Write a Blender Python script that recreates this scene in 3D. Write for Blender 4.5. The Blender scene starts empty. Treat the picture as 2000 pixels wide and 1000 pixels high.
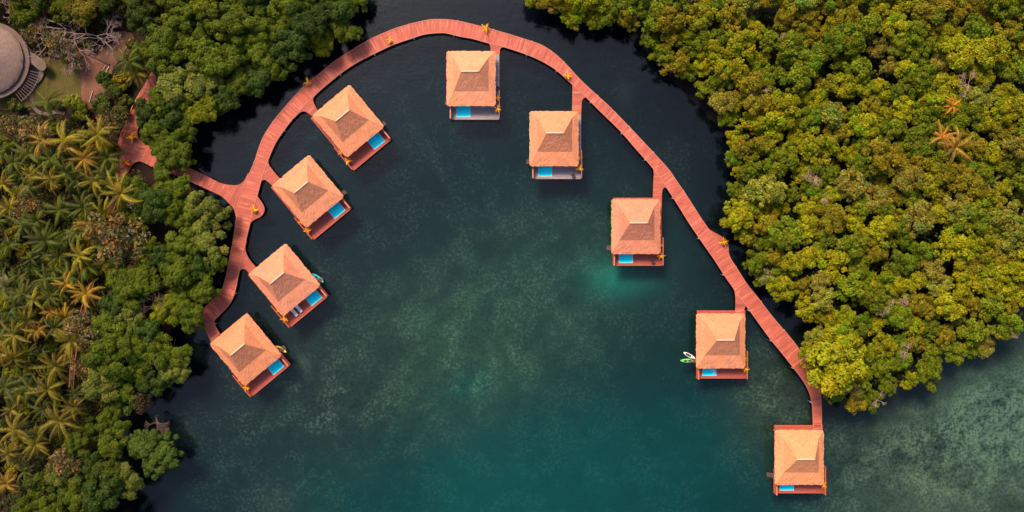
import bpy, bmesh, math, random
import numpy as np
from mathutils import Vector, Matrix

# ------------------------------------------------------------------ camera, light, exposure
S = bpy.context.scene
CAM_H = 170.0                      # drone height above the water
MPP = 0.11                         # metres per photo pixel (2000 px wide) at water level
cam = bpy.data.cameras.new("camera"); cam_o = bpy.data.objects.new("camera", cam)
S.collection.objects.link(cam_o)
cam_o.location = (0, 0, CAM_H)
cam.sensor_width = 36.0; cam.lens = 36.0 * CAM_H / (2000 * MPP)
cam.clip_start = 1.0; cam.clip_end = 9000.0
S.camera = cam_o

SUN_ELEV, SUN_AZ = math.radians(52), math.radians(-28)      # azimuth measured from +Y (top of photo), clockwise
W = bpy.data.worlds.new("World"); S.world = W; W.use_nodes = True
wn = W.node_tree; wn.nodes.clear()
sky = wn.nodes.new('ShaderNodeTexSky'); sky.sky_type = 'NISHITA'; sky.sun_disc = False
sky.sun_elevation = SUN_ELEV; sky.sun_rotation = SUN_AZ
sky.air_density = 1.0; sky.dust_density = 2.5; sky.ozone_density = 0.8
bg = wn.nodes.new('ShaderNodeBackground'); bg.inputs['Strength'].default_value = 0.12
wo = wn.nodes.new('ShaderNodeOutputWorld')
wn.links.new(sky.outputs[0], bg.inputs['Color']); wn.links.new(bg.outputs[0], wo.inputs[0])
sl = bpy.data.lights.new("sun", 'SUN'); sl.energy = 3.2; sl.angle = math.radians(18); sl.color = (1.0, 0.81, 0.57)
so = bpy.data.objects.new("sun", sl); S.collection.objects.link(so)
sd = Vector((math.sin(SUN_AZ) * math.cos(SUN_ELEV), math.cos(SUN_AZ) * math.cos(SUN_ELEV), math.sin(SUN_ELEV)))
so.rotation_euler = sd.to_track_quat('Z', 'Y').to_euler(); so.location = sd * 300
S.view_settings.view_transform = 'Standard'; S.view_settings.look = 'None'
S.view_settings.exposure = 0.78; S.view_settings.gamma = 1.0

# ------------------------------------------------------------------ helpers
C = S.collection.objects
RNG = np.random.default_rng(7)
rnd = random.Random(11)

def P(px, py, z=0.0):
    """world point at height z that the photo shows at pixel px,py"""
    k = MPP * (CAM_H - z) / CAM_H
    return Vector(((px - 1000) * k, (500 - py) * k, z))

def tag(o, label=None, cat=None, group=None, kind=None):
    if label: o['label'] = label
    if cat: o['category'] = cat
    if group: o['group'] = group
    if kind: o['kind'] = kind
    return o

def empty(name, loc=(0, 0, 0), rz=0.0):
    o = bpy.data.objects.new(name, None); C.link(o)
    o.location = loc; o.rotation_euler = (0, 0, rz); o.empty_display_size = 0.3
    return o

def link(name, me, mat=None, parent=None):
    o = bpy.data.objects.new(name, me); C.link(o)
    if mat is not None and not me.materials: me.materials.append(mat)
    if parent is not None: o.parent = parent
    return o

def copy_tree(o, parent=None):
    c = o.copy(); C.link(c); c.parent = parent
    for ch in list(o.children): copy_tree(ch, c)
    return c

def srgb(r, g, b):
    f = lambda v: (v / 255 / 12.92) if v <= 10 else ((v / 255 + 0.055) / 1.055) ** 2.4
    return (f(r), f(g), f(b))

class MB:
    """collects shapes for one mesh"""
    def __init__(s): s.v = []; s.f = []; s.uv = {}
    def add(s, vs, fs):
        b = len(s.v); s.v += [tuple(v) for v in vs]; s.f += [tuple(i + b for i in f) for f in fs]
    def box(s, x0, x1, y0, y1, z0, z1, M=None):
        vs = [Vector(p) for p in ((x0,y0,z0),(x1,y0,z0),(x1,y1,z0),(x0,y1,z0),(x0,y0,z1),(x1,y0,z1),(x1,y1,z1),(x0,y1,z1))]
        if M is not None: vs = [M @ v for v in vs]
        s.add(vs, [(0,3,2,1),(4,5,6,7),(0,1,5,4),(1,2,6,5),(2,3,7,6),(3,0,4,7)])
    def tube(s, pts, rad, n=7, cap=True):
        pts = [Vector(p) for p in pts]; rings = []
        for i, p in enumerate(pts):
            d = (pts[min(i+1, len(pts)-1)] - pts[max(i-1, 0)])
            d = d.normalized() if d.length > 1e-6 else Vector((0,0,1))
            a = d.cross(Vector((0,0,1)));  a = a if a.length > 1e-3 else d.cross(Vector((1,0,0)))
            a.normalize(); b = d.cross(a)
            r = rad[i] if hasattr(rad, '__len__') else rad
            rings.append([p + (a*math.cos(t) + b*math.sin(t))*r for t in [2*math.pi*k/n for k in range(n)]])
        vs = [v for R in rings for v in R]; fs = []
        for i in range(len(pts)-1):
            for k in range(n):
                k2 = (k+1) % n
                fs.append((i*n+k, i*n+k2, (i+1)*n+k2, (i+1)*n+k))
        if cap:
            fs.append(tuple(range(n))[::-1]); fs.append(tuple((len(pts)-1)*n + k for k in range(n)))
        s.add(vs, fs)
    def lathe(s, prof, c=(0,0,0), n=24, cap=True):
        c = Vector(c); m = len(prof); vs = []; fs = []
        for r, z in prof:
            for k in range(n):
                t = 2*math.pi*k/n; vs.append(c + Vector((r*math.cos(t), r*math.sin(t), z)))
        for i in range(m-1):
            for k in range(n):
                k2 = (k+1) % n; fs.append((i*n+k, i*n+k2, (i+1)*n+k2, (i+1)*n+k))
        if cap:
            fs.append(tuple(range(n))[::-1]); fs.append(tuple((m-1)*n+k for k in range(n)))
        s.add(vs, fs)
    def prism(s, pts, z0, z1):
        n = len(pts)
        ar = sum(pts[i][0]*pts[(i+1)%n][1] - pts[(i+1)%n][0]*pts[i][1] for i in range(n))
        if ar < 0: pts = pts[::-1]
        vs = [(p[0], p[1], z0) for p in pts] + [(p[0], p[1], z1) for p in pts]
        fs = [tuple(range(n))[::-1], tuple(range(n, 2*n))] + [(i, (i+1) % n, n+(i+1) % n, n+i) for i in range(n)]
        s.add(vs, fs)
    def build(s, name, mat, parent=None, smooth=False, uvdir=None):
        me = bpy.data.meshes.new(name); me.from_pydata(s.v, [], s.f); me.update()
        if smooth: me.polygons.foreach_set('use_smooth', [True]*len(me.polygons))
        if uvdir is not None:
            uv = me.uv_layers.new(name='UVMap'); c, sn = math.cos(uvdir), math.sin(uvdir)
            for l in me.loops:
                x, y, z = me.vertices[l.vertex_index].co
                uv.data[l.index].uv = (x*c + y*sn, -x*sn + y*c + z)
        return link(name, me, mat, parent)

def np_mesh(name, V, Q, col=None):
    """quads from numpy arrays, with a float colour per vertex"""
    me = bpy.data.meshes.new(name)
    me.vertices.add(len(V)); me.vertices.foreach_set('co', V.astype(np.float32).ravel())
    n = len(Q); me.loops.add(n*4); me.polygons.add(n)
    me.loops.foreach_set('vertex_index', Q.astype(np.int32).ravel())
    me.polygons.foreach_set('loop_start', np.arange(0, n*4, 4, dtype=np.int32))
    me.polygons.foreach_set('loop_total', np.full(n, 4, dtype=np.int32))
    me.update(calc_edges=True)
    if col is not None:
        a = me.color_attributes.new('tone', 'FLOAT_COLOR', 'POINT')
        a.data.foreach_set('color', col.astype(np.float32).ravel())
    return me

# ------------------------------------------------------------------ materials
class NT:
    def __init__(s, name):
        s.m = bpy.data.materials.new(name); s.m.use_nodes = True; s.t = s.m.node_tree; s.t.nodes.clear()
        s.out = s.t.nodes.new('ShaderNodeOutputMaterial')
    def n(s, typ, **kw):
        nd = s.t.nodes.new(typ)
        for k, v in kw.items():
            if k.startswith('i_'):
                nd.inputs[int(k[2:]) if k[2:].isdigit() else k[2:].replace('_', ' ')].default_value = v
            else: setattr(nd, k, v)
        return nd
    def l(s, a, b): s.t.links.new(a, b)
    def math(s, op, a, b=None, c=None):
        nd = s.n('ShaderNodeMath', operation=op)
        for i, v in enumerate((a, b, c)):
            if v is None: continue
            if isinstance(v, (int, float)): nd.inputs[i].default_value = v
            else: s.l(v, nd.inputs[i])
        return nd.outputs[0]
    def mix(s, f, a, b, mode='MIX'):
        nd = s.n('ShaderNodeMix', data_type='RGBA', blend_type=mode, clamp_factor=True)
        for sock, v in ((nd.inputs[0], f), (nd.inputs[6], a), (nd.inputs[7], b)):
            if isinstance(v, (int, float)): sock.default_value = v
            elif isinstance(v, tuple): sock.default_value = (*v[:3], 1)
            else: s.l(v, sock)
        return nd.outputs[2]
    def noise(s, vec, scale, detail=4, rough=0.55, dim='3D'):
        nd = s.n('ShaderNodeTexNoise', noise_dimensions=dim)
        nd.inputs['Scale'].default_value = scale; nd.inputs['Detail'].default_value = detail; nd.inputs['Roughness'].default_value = rough
        if vec is not None: s.l(vec, nd.inputs['Vector'])
        return nd.outputs['Fac']
    def ramp(s, v, a, b, c=0.0, d=1.0):
        nd = s.n('ShaderNodeMapRange'); s.l(v, nd.inputs[0])
        for i, x in enumerate((a, b, c, d)): nd.inputs[i+1].default_value = x
        return nd.outputs[0]
    def principled(s, col, rough=0.7, spec=0.3, bump=None, bstr=0.3, bdist=0.05, metallic=0.0):
        p = s.n('ShaderNodeBsdfPrincipled')
        if isinstance(col, tuple): p.inputs['Base Color'].default_value = (*col[:3], 1)
        else: s.l(col, p.inputs['Base Color'])
        if isinstance(rough, (int, float)): p.inputs['Roughness'].default_value = rough
        else: s.l(rough, p.inputs['Roughness'])
        p.inputs['Specular IOR Level'].default_value = spec; p.inputs['Metallic'].default_value = metallic
        if bump is not None:
            b = s.n('ShaderNodeBump'); b.inputs['Strength'].default_value = bstr; b.inputs['Distance'].default_value = bdist
            s.l(bump, b.inputs['Height']); s.l(b.outputs[0], p.inputs['Normal'])
        return p
    def done(s, shader):
        s.l(shader.outputs[0], s.out.inputs[0]); return s.m

def mat_simple(name, col, rough=0.6, spec=0.3, var=0.25, scale=3.0, metallic=0.0):
    t = NT(name); tc = t.n('ShaderNodeTexCoord')
    f = t.noise(tc.outputs['Object'], scale)
    c = t.mix(f, tuple(v*(1-var) for v in col), tuple(min(1, v*(1+var)) for v in col))
    return t.done(t.principled(c, rough, spec, f, 0.15, 0.02, metallic))

def mat_planks(name, col, width=0.28, var=0.35, pale=(0.6, 0.3, 0.24), grey=0.0):
    """deck boards laid along UV.x; each board its own shade, weathered streaks along the grain"""
    t = NT(name); uv = t.n('ShaderNodeUVMap'); sp = t.n('ShaderNodeSeparateXYZ'); t.l(uv.outputs[0], sp.inputs[0])
    u, v = sp.outputs[0], sp.outputs[1]
    k = t.math('DIVIDE', u, width); cell = t.math('FLOOR', k); fr = t.math('FRACT', k)
    cut = t.math('FLOOR', t.math('ADD', t.math('MULTIPLY', v, 0.42), t.math('MULTIPLY', cell, 0.37)))
    cv = t.n('ShaderNodeCombineXYZ'); t.l(cell, cv.inputs[0]); t.l(cut, cv.inputs[1])
    wh = t.n('ShaderNodeTexWhiteNoise', noise_dimensions='2D'); t.l(cv.outputs[0], wh.inputs['Vector'])
    cs = t.n('ShaderNodeCombineXYZ'); t.l(t.math('MULTIPLY', u, 2.2), cs.inputs[0]); t.l(t.math('MULTIPLY', v, 0.28), cs.inputs[1])
    streak = t.noise(cs.outputs[0], 1.0, 5, 0.65)
    geo = t.n('ShaderNodeNewGeometry')
    big = t.noise(geo.outputs['Position'], 0.12, 3)
    h = t.math('ADD', t.math('MULTIPLY', wh.outputs['Value'], 0.55), t.math('MULTIPLY', streak, 0.45))
    c = t.mix(h, tuple(x*(1-var) for x in col), tuple(min(1, x*(1+var)) for x in col))
    pal = t.math('MULTIPLY', t.ramp(wh.outputs['Value'], 0.86, 1.0), t.ramp(streak, 0.42, 0.62))
    c = t.mix(pal, c, pale)
    c = t.mix(t.ramp(big, 0.35, 0.7, 0, 0.28), c, tuple(x*0.72 for x in col))
    if grey: c = t.mix(t.ramp(streak, 0.4, 0.6, 0, grey), c, (0.30, 0.27, 0.29))
    ub = t.n('ShaderNodeCombineXYZ'); t.l(u, ub.inputs[0]); t.l(t.math('MULTIPLY', v, 0.06), ub.inputs[1])
    band = t.noise(ub.outputs[0], 0.9, 5, 0.75)
    c = t.mix(t.ramp(band, 0.50, 0.66, 0, 0.55), c, tuple(x*0.52 for x in col))
    c = t.mix(t.ramp(band, 0.46, 0.36, 0, 0.40), c, (pale[0], pale[1]*0.95, pale[2]*0.85))
    gap = t.math('LESS_THAN', fr, 0.07)
    c = t.mix(t.math('MULTIPLY', gap, 0.75), c, (0.03, 0.015, 0.012))
    return t.done(t.principled(c, 0.62, 0.25, t.math('SUBTRACT', h, gap), 0.3, 0.02))

def mat_thatch(name, col, dark, light):
    """layered palm thatch: fine strands down the slope, ragged course lines"""
    t = NT(name); uv = t.n('ShaderNodeUVMap'); sp = t.n('ShaderNodeSeparateXYZ'); t.l(uv.outputs[0], sp.inputs[0])
    u, v = sp.outputs[0], sp.outputs[1]
    a = t.n('ShaderNodeCombineXYZ'); t.l(t.math('MULTIPLY', u, 5.0), a.inputs[0]); t.l(t.math('MULTIPLY', v, 1.6), a.inputs[1])
    strand = t.noise(a.outputs[0], 1.0, 5, 0.7)
    b = t.n('ShaderNodeCombineXYZ'); t.l(u, b.inputs[0]); t.l(v, b.inputs[1])
    clump = t.noise(b.outputs[0], 0.55, 4, 0.6)
    wob = t.math('ADD', t.math('MULTIPLY', v, 2.1), t.math('MULTIPLY', t.noise(b.outputs[0], 1.3, 2), 0.9))
    course = t.math('FRACT', wob)
    grit = t.noise(b.outputs[0], 2.6, 4, 0.8)
    c = t.mix(t.math('ADD', t.math('MULTIPLY', t.ramp(strand, 0.32, 0.7), 0.5), t.math('MULTIPLY', t.ramp(grit, 0.36, 0.64), 0.5)), dark, light)
    c = t.mix(0.40, c, col)
    c = t.mix(t.ramp(clump, 0.38, 0.68, 0, 0.45), c, tuple(x*0.72 for x in col))
    oi = t.n('ShaderNodeObjectInfo'); geo = t.n('ShaderNodeNewGeometry')
    wear = t.noise(geo.outputs['Position'], 0.45, 4, 0.65)
    c = t.mix(t.ramp(wear, 0.50, 0.68, 0, 0.55), c, (col[0]*.62, col[1]*.72, col[2]*.85))
    c = t.mix(1.0, c, oi.outputs['Color'], 'MULTIPLY')
    c = t.mix(t.ramp(course, 0.0, 0.25, 0.28, 0.0), c, tuple(x*0.5 for x in col))
    h = t.math('ADD', t.math('ADD', t.math('MULTIPLY', strand, 0.5), t.math('MULTIPLY', grit, 0.6)), t.math('MULTIPLY', course, 0.3))
    return t.done(t.principled(c, 0.9, 0.1, h, 0.55, 0.08))

def mat_leaf(name, spec=0.10, rough=0.55, trans=0.22):
    t = NT(name); at = t.n('ShaderNodeAttribute', attribute_name='tone'); oi = t.n('ShaderNodeObjectInfo')
    c = t.mix(1.0, oi.outputs['Color'], at.outputs['Color'], 'MULTIPLY')
    p = t.principled(c, rough, spec)
    tr = t.n('ShaderNodeBsdfTranslucent'); t.l(t.mix(1.0, c, (1.15, 1.1, 0.5), 'MULTIPLY'), tr.inputs[0])
    mx = t.n('ShaderNodeMixShader'); mx.inputs[0].default_value = trans
    t.l(p.outputs[0], mx.inputs[1]); t.l(tr.outputs[0], mx.inputs[2])
    return t.done(mx)

M = {}
M['walk'] = mat_planks('boardwalk_wood', (0.46, 0.100, 0.066), 0.30, 0.38, (0.72, 0.25, 0.17))
M['edge'] = mat_simple('edge_wood', (0.46, 0.14, 0.10), 0.6)
M['walkwood'] = mat_planks('dark_walk_wood', (0.13, 0.062, 0.045), 0.3, .3, (.2, .1, .08))  # darker brown boards of the forest walk
M['jetty'] = mat_planks('jetty_wood', (0.41, 0.090, 0.060), 0.30, 0.30, (0.60, 0.22, 0.15))
M['reddeck'] = mat_planks('terrace_wood', (0.37, 0.072, 0.054), 0.16, 0.2, (0.42, 0.11, 0.08))
M['greydeck'] = mat_planks('weathered_wood', (0.27, 0.20, 0.21), 0.16, 0.32, (0.5, 0.42, 0.42), 0.5)
M['redwall'] = mat_simple('red_board', (0.56, 0.105, 0.052), 0.6)
M['greywall'] = mat_simple('grey_red_board', (0.26, 0.115, 0.095), 0.7)
M['thatch'] = mat_thatch('roof_thatch', (0.69, 0.238, 0.122), (0.42, 0.125, 0.060), (0.92, 0.40, 0.225))
M['greythatch'] = mat_thatch('old_thatch', (0.235, 0.150, 0.122), (0.165, 0.10, 0.082), (0.31, 0.21, 0.175))
M['ridge'] = mat_simple('ridge_cap', (0.72, 0.42, 0.29), 0.8)
M['concrete'] = mat_simple('pile_concrete', (0.45, 0.40, 0.37), 0.8)
M['tile'] = mat_simple('pool_rim', (0.50, 0.47, 0.48), 0.4)
M['glass'] = mat_simple('dark_glass', (0.03, 0.04, 0.05), 0.1, 0.5)
M['bark'] = mat_simple('bark', (0.10, 0.075, 0.055), 0.9)
M['bare'] = mat_simple('bare_wood', (0.40, 0.255, 0.205), 0.85)
M['greybare'] = mat_simple('grey_bare_wood', (0.235, 0.155, 0.135), 0.85)
M['darkbare'] = mat_simple('dark_bare_wood', (0.13, 0.07, 0.06), 0.85)
M['leaf'] = mat_leaf('leaves')
M['frond'] = mat_leaf('fronds', 0.18, 0.5, 0.22)
M['pot'] = mat_simple('clay_pot', (0.22, 0.09, 0.06), 0.7)
M['darkpot'] = mat_simple('dark_pot', (0.03, 0.025, 0.025), 0.6)
M['white'] = mat_simple('white_paint', (0.75, 0.73, 0.72), 0.4, 0.4, 0.06)
M['cushion'] = mat_simple('pale_cushion', (0.70, 0.62, 0.60), 0.8, 0.1, 0.08)
M['greenhull'] = mat_simple('green_plastic', (0.16, 0.55, 0.10), 0.35, 0.4, 0.1)
M['yellowhull'] = mat_simple('yellow_plastic', (0.72, 0.56, 0.02), 0.35, 0.4, 0.1)
M['bluehull'] = mat_simple('blue_plastic', (0.02, 0.42, 0.55), 0.35, 0.4, 0.1)
M['darkpad'] = mat_simple('dark_pad', (0.05, 0.035, 0.035), 0.7)
M['redcloth'] = mat_simple('red_cloth', (0.20, 0.015, 0.02), 0.8)
M['log'] = mat_simple('pale_log', (0.50, 0.36, 0.30), 0.85)
M['stone'] = mat_simple('path_stone', (0.115, 0.078, 0.065), 0.9, 0.2, 0.35, 1.5)

def mat_pool():
    t = NT('pool_water'); g = t.n('ShaderNodeNewGeometry')
    f = t.noise(g.outputs['Position'], 1.1, 3)
    c = t.mix(f, (0.0, 0.74, 0.96), (0.0, 0.84, 1.0))
    return t.done(t.principled(c, 0.08, 0.15, t.noise(g.outputs['Position'], 3.0, 2), 0.06, 0.03))
M['pool'] = mat_pool()

def mat_water():
    t = NT('sea_water'); g = t.n('ShaderNodeNewGeometry')
    mp = t.n('ShaderNodeMapping'); mp.inputs['Scale'].default_value = (1.0, 1.7, 1.0); mp.inputs['Rotation'].default_value = (0, 0, 0.5)
    t.l(g.outputs['Position'], mp.inputs[0])
    n1 = t.noise(mp.outputs[0], 0.9, 4, 0.6); n2 = t.noise(mp.outputs[0], 0.22, 2)
    b = t.n('ShaderNodeBump'); b.inputs['Strength'].default_value = 0.22; b.inputs['Distance'].default_value = 0.14
    t.l(t.math('ADD', n1, t.math('MULTIPLY', n2, 1.4)), b.inputs['Height'])
    tr = t.n('ShaderNodeBsdfTransparent'); tr.inputs[0].default_value = (0.70, 0.86, 0.88, 1)
    df = t.n('ShaderNodeBsdfDiffuse'); df.inputs[0].default_value = (0.001, 0.002, 0.004, 1)
    gl = t.n('ShaderNodeBsdfGlossy'); gl.inputs['Roughness'].default_value = 0.06; gl.inputs[0].default_value = (1, 1, 1, 1)
    t.l(b.outputs[0], gl.inputs['Normal'])
    fr = t.n('ShaderNodeFresnel'); fr.inputs[0].default_value = 1.40; t.l(b.outputs[0], fr.inputs['Normal'])
    m1 = t.n('ShaderNodeMixShader'); m1.inputs[0].default_value = 0.30
    t.l(tr.outputs[0], m1.inputs[1]); t.l(df.outputs[0], m1.inputs[2])
    m2 = t.n('ShaderNodeMixShader'); t.l(fr.outputs[0], m2.inputs[0]); t.l(m1.outputs[0], m2.inputs[1]); t.l(gl.outputs[0], m2.inputs[2])
    return t.done(m2)
M['water'] = mat_water()

def mat_terrain():
    """soil above the water, sand, silt and seagrass below it, shore shade painted in; colour per point, 'mottle' in alpha scatters coral heads and sand"""
    t = NT('terrain'); at = t.n('ShaderNodeAttribute', attribute_name='tone'); g = t.n('ShaderNodeNewGeometry')
    pos = g.outputs['Position']
    n0 = t.noise(pos, 0.045, 4, 0.6); n1 = t.noise(pos, 0.16, 5, 0.6); n2 = t.noise(pos, 1.5, 6, 0.72); n3 = t.noise(pos, 0.35, 3, 0.6)
    al = at.outputs['Alpha']; base = at.outputs['Color']
    grain = t.noise(pos, 1.6, 6, 0.80)
    def tint(c, fac, f, dark):           # mixes towards a darker or lighter bed
        return t.mix(fac, c, t.mix(1.0, c, dark, 'MULTIPLY'))
    c = tint(base, t.ramp(n0, 0.35, 0.65, 0.0, 0.45), None, (0.45, 0.52, 0.60))
    c = tint(c, t.math('MULTIPLY', t.ramp(n1, 0.44, 0.60), t.math('ADD', 0.10, t.math('MULTIPLY', al, 0.62))), None, (0.30, 0.34, 0.38))
    c = tint(c, t.math('MULTIPLY', t.ramp(n3, 0.47, 0.60), t.math('MULTIPLY', t.math('MULTIPLY', al, al), 0.85)), None, (0.30, 0.34, 0.36))
    c = tint(c, t.math('MULTIPLY', t.ramp(grain, 0.53, 0.42), al), None, (0.22, 0.25, 0.26))
    lightp = t.math('MULTIPLY', t.ramp(grain, 0.52, 0.60), t.math('MULTIPLY', al, t.ramp(n1, 0.54, 0.43, 0.04, 1.0)))
    c = t.mix(t.math('MULTIPLY', lightp, 0.85), c, (0.42, 0.45, 0.29))
    return t.done(t.principled(c, 0.95, 0.05, n2, 0.3, 0.2))
M['terrain'] = mat_terrain()

def mat_ground(name, a, b, sc=0.5, green=None):
    t = NT(name); g = t.n('ShaderNodeNewGeometry')
    n1 = t.noise(g.outputs['Position'], sc, 6, 0.65); n2 = t.noise(g.outputs['Position'], sc*5, 4, 0.7)
    c = t.mix(t.ramp(n1, 0.35, 0.65), a, b)
    c = t.mix(t.ramp(n2, 0.4, 0.7, 0, 0.5), c, tuple(x*0.6 for x in a))
    if green: c = t.mix(t.ramp(t.noise(g.outputs['Position'], sc*0.7, 3), 0.5, 0.62, 0, 0.7), c, green)
    return t.done(t.principled(c, 0.95, 0.05, n2, 0.5, 0.08))
M['lawn'] = mat_ground('lawn', (0.085, 0.070, 0.020), (0.12, 0.085, 0.030), 0.35, (0.06, 0.062, 0.016))
M['dirt'] = mat_ground('bare_soil', (0.165, 0.072, 0.046), (0.22, 0.100, 0.066), 0.4, (0.09, 0.048, 0.034))

# ------------------------------------------------------------------ outlines in photo pixels
RIGHT = [(1020,-70),(1033,-2),(1040,20),(1070,30),(1096,18),(1108,40),(1126,52),(1165,56),(1200,42),(1230,56),(1249,62),(1258,86),(1276,112),
 (1300,140),(1330,150),(1361,168),(1366,190),(1386,205),(1404,222),(1412,246),(1428,258),(1419,280),(1422,305),(1432,330),(1424,360),(1424,400),
 (1420,430),(1442,460),(1456,482),(1458,530),(1488,562),(1540,598),(1560,622),(1602,632),(1572,660),(1565,695),(1580,722),(1602,742),(1616,765),
 (1622,792),(1650,801),(1690,800),(1715,788),(1712,768),(1760,760),(1822,742),(1826,715),(1834,698),(1870,708),(1902,690),(1945,694),(1976,668),
 (1992,640),(2010,615),(2090,600),(2090,-70)]
LEFT_B = [(716,-70),(714,-2),(704,28),(690,72),(662,86),(640,100),(615,106),(588,112),(562,130),(555,156),(524,172),(472,182),(456,212),(420,232),
 (392,240),(380,262),(368,282),(380,300),(372,326),(345,334),(330,300),(296,250),(262,238),(290,190),(292,150),(268,105),(300,70),(310,-70)]
LEFT_C = [(340,345),(372,368),(400,386),(436,398),(452,416),(440,440),(424,460),(430,486),(440,522),(424,560),(426,590),(392,612),(386,636),
 (346,640),(352,672),(370,702),(370,722),(350,750),(310,768),(250,790),(190,770),(165,720),(170,640),(190,590),(215,560),(240,500),(195,480),(190,430),
 (235,410),(225,380),(260,352)]
LEFT_D = [(165,815),(195,800),(238,806),(240,846),(236,880),(266,922),(270,962),(240,986),(222,1000),(215,1060),(30,1060),(45,980),(85,920),(130,870)]
LAND_L = [(-120,-120),(690,-120),(675,20),(640,75),(560,100),(500,150),(430,200),(380,220),(355,262),(300,280),(300,330),(352,345),(410,390),(425,410),
 (400,470),(405,540),(395,580),(350,615),(330,660),(335,720),(300,750),(230,790),(210,830),(225,930),(190,1000),(180,1120),(-120,1120)]
LAND_R = [(1060,-120),(1075,0),(1140,25),(1225,35),(1260,100),(1320,165),(1395,240),(1440,300),(1445,440),(1475,520),(1560,600),(1620,640),(1595,690),
 (1640,770),(1700,770),(1790,735),(1850,680),(1950,660),(2000,590),(2120,560),(2120,-120)]

def sdist(px, py, poly):
    """signed pixel distance to a polygon, positive inside"""
    p = np.asarray(poly, float); q = np.roll(p, -1, 0)
    X = np.atleast_1d(np.asarray(px, float))[:, None]; Y = np.atleast_1d(np.asarray(py, float))[:, None]
    ex, ey = (q-p)[:, 0][None], (q-p)[:, 1][None]
    wx, wy = X-p[:, 0][None], Y-p[:, 1][None]
    t = np.clip((wx*ex+wy*ey)/(ex*ex+ey*ey), 0, 1)
    d = np.sqrt(((wx-ex*t)**2+(wy-ey*t)**2).min(1))
    y0, y1 = p[:, 1][None], q[:, 1][None]
    cond = (y0 > Y) != (y1 > Y)
    xi = p[:, 0][None]+(Y-y0)/np.where(np.abs(y1-y0) < 1e-9, 1e-9, y1-y0)*ex
    ins = (np.sum(cond & (X < xi), 1) % 2) == 1
    return np.where(ins, d, -d)

# ------------------------------------------------------------------ terrain, water
def axis(lo, hi, step):
    f = np.arange(lo, hi+step/2, step)
    g = np.array([30, 70, 150, 400, 1000, 2500])
    return np.concatenate([lo-g[::-1], f, hi+g])
xs, ys = axis(-150, 150, 1.0), axis(-90, 90, 1.0)
GX, GY = np.meshgrid(xs, ys); gx, gy = GX.ravel(), GY.ravel()
px, py = gx/MPP+1000, 500-gy/MPP
dl = np.maximum(sdist(px, py, LAND_L), sdist(px, py, LAND_R))*MPP
sm = lambda a, b, x: (lambda t: t*t*(3-2*t))(np.clip((x-a)/(b-a), 0, 1))
depth = 1.0 + 3.2*sm(0, 26, -dl)
gz = np.where(dl > 0, 0.5*sm(0, 2.0, dl), -depth*sm(0, 3.0, -dl)) - 0.02
def gauss(cx, cy, sx, sy, rot=0.0):
    c, s_ = math.cos(math.radians(rot)), math.sin(math.radians(rot))
    dx, dy = px-cx, py-cy
    u, v = dx*c+dy*s_, -dx*s_+dy*c
    return np.exp(-0.5*((u/sx)**2+(v/sy)**2))
BED_GAIN = 2.2
wx, wy = px+40*np.sin(py*.021+1)+18*np.sin(py*.055), py+35*np.sin(px*.019+2)+16*np.sin(px*.047)
PATCH = np.clip(.78+.17*np.sin(wx*.023)*np.sin(wy*.031+.6)+.20*np.sin(wx*.083+1+.01*wy)*np.sin(wy*.066-.012*wx), .05, 1.25)   # reef heads between channels
def bed(col): return np.array(col)*BED_GAIN
colr = np.tile(bed((0.0012, 0.0030, 0.0070)), (len(gx), 1)); mot = np.zeros(len(gx))
def blend(w, col, m=None):
    global colr, mot
    w = np.clip(w, 0, 1); colr = colr*(1-w[:, None])+bed(col)[None]*w[:, None]
    if m is not None: mot = mot*(1-w)+m*w
blend(1.0*gauss(880, 330, 260, 170), (0.000, 0.015, 0.021), 0.12)
blend(0.9*PATCH*gauss(480, 860, 170, 140), (0.024, 0.028, 0.026), 0.42)
blend(1.0*sm(560, 960, py+0.18*(px-1000))*gauss(1080, 980, 420, 300), (0.000, 0.074, 0.071), 0.12)
blend(1.05*PATCH*gauss(930, 640, 225, 105, -24), (0.072, 0.138, 0.084), 0.66)
blend(0.5*gauss(905, 762, 34, 18, -20), (0.03, 0.20, 0.15), 0.9)
blend(0.55*gauss(1120, 560, 200, 110), (0.014, 0.058, 0.048), 0.32)
blend(0.6*gauss(640, 500, 90, 120), (0.014, 0.030, 0.028), 0.30)
blend(0.9*gauss(1215, 545, 46, 26), (0.020, 0.20, 0.145), 0.1)
blend(0.95*gauss(1545, 770, 60, 75, 20), (0.110, 0.120, 0.072), 0.95)
blend(1.0*gauss(1830, 870, 190, 105, 8)*sm(1590, 1680, px), (0.215, 0.222, 0.138), 1.0)
blend(0.9*gauss(1960, 780, 110, 120), (0.225, 0.285, 0.195), 1.0)
blend(0.9*np.exp(-0.5*((np.hypot(px-548, py-722)-36)/8)**2)*sm(-20, 20, (px-548)*0.6+(py-722)*0.8), (0.13, 0.155, 0.115), 0.6)
blend(0.9*PATCH*gauss(640, 760, 90, 70, -30), (0.040, 0.055, 0.045), 0.7)
blend(0.6*gauss(1640, 900, 60, 110), (0.07, 0.10, 0.075), 0.9)
blend(0.6*gauss(520, 990, 40, 30), (0.05, 0.062, 0.05), 0.4)
blend(0.55*gauss(1225, 175, 14, 18), (0.03, 0.05, 0.045), 0.4)
blend(0.55*gauss(1325, 285, 32, 30), (0.02, 0.026, 0.03), 0.3)
blend(0.5*gauss(840, 300, 5, 70, -28), (0.016, 0.035, 0.035), 0.3)
blend(0.5*gauss(905, 490, 4, 12, -30), (0.04, 0.09, 0.07), 0.2)
blend(0.85*sm(-14, -3, dl)*(dl < 0), (0.002, 0.003, 0.005), 0.05)      # tree shadow and reflection along the shore, painted dark into the bed
soil = np.where((px < 1000)[:, None], np.array((0.030, 0.019, 0.013))[None], np.array((0.014, 0.010, 0.010))[None])
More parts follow.
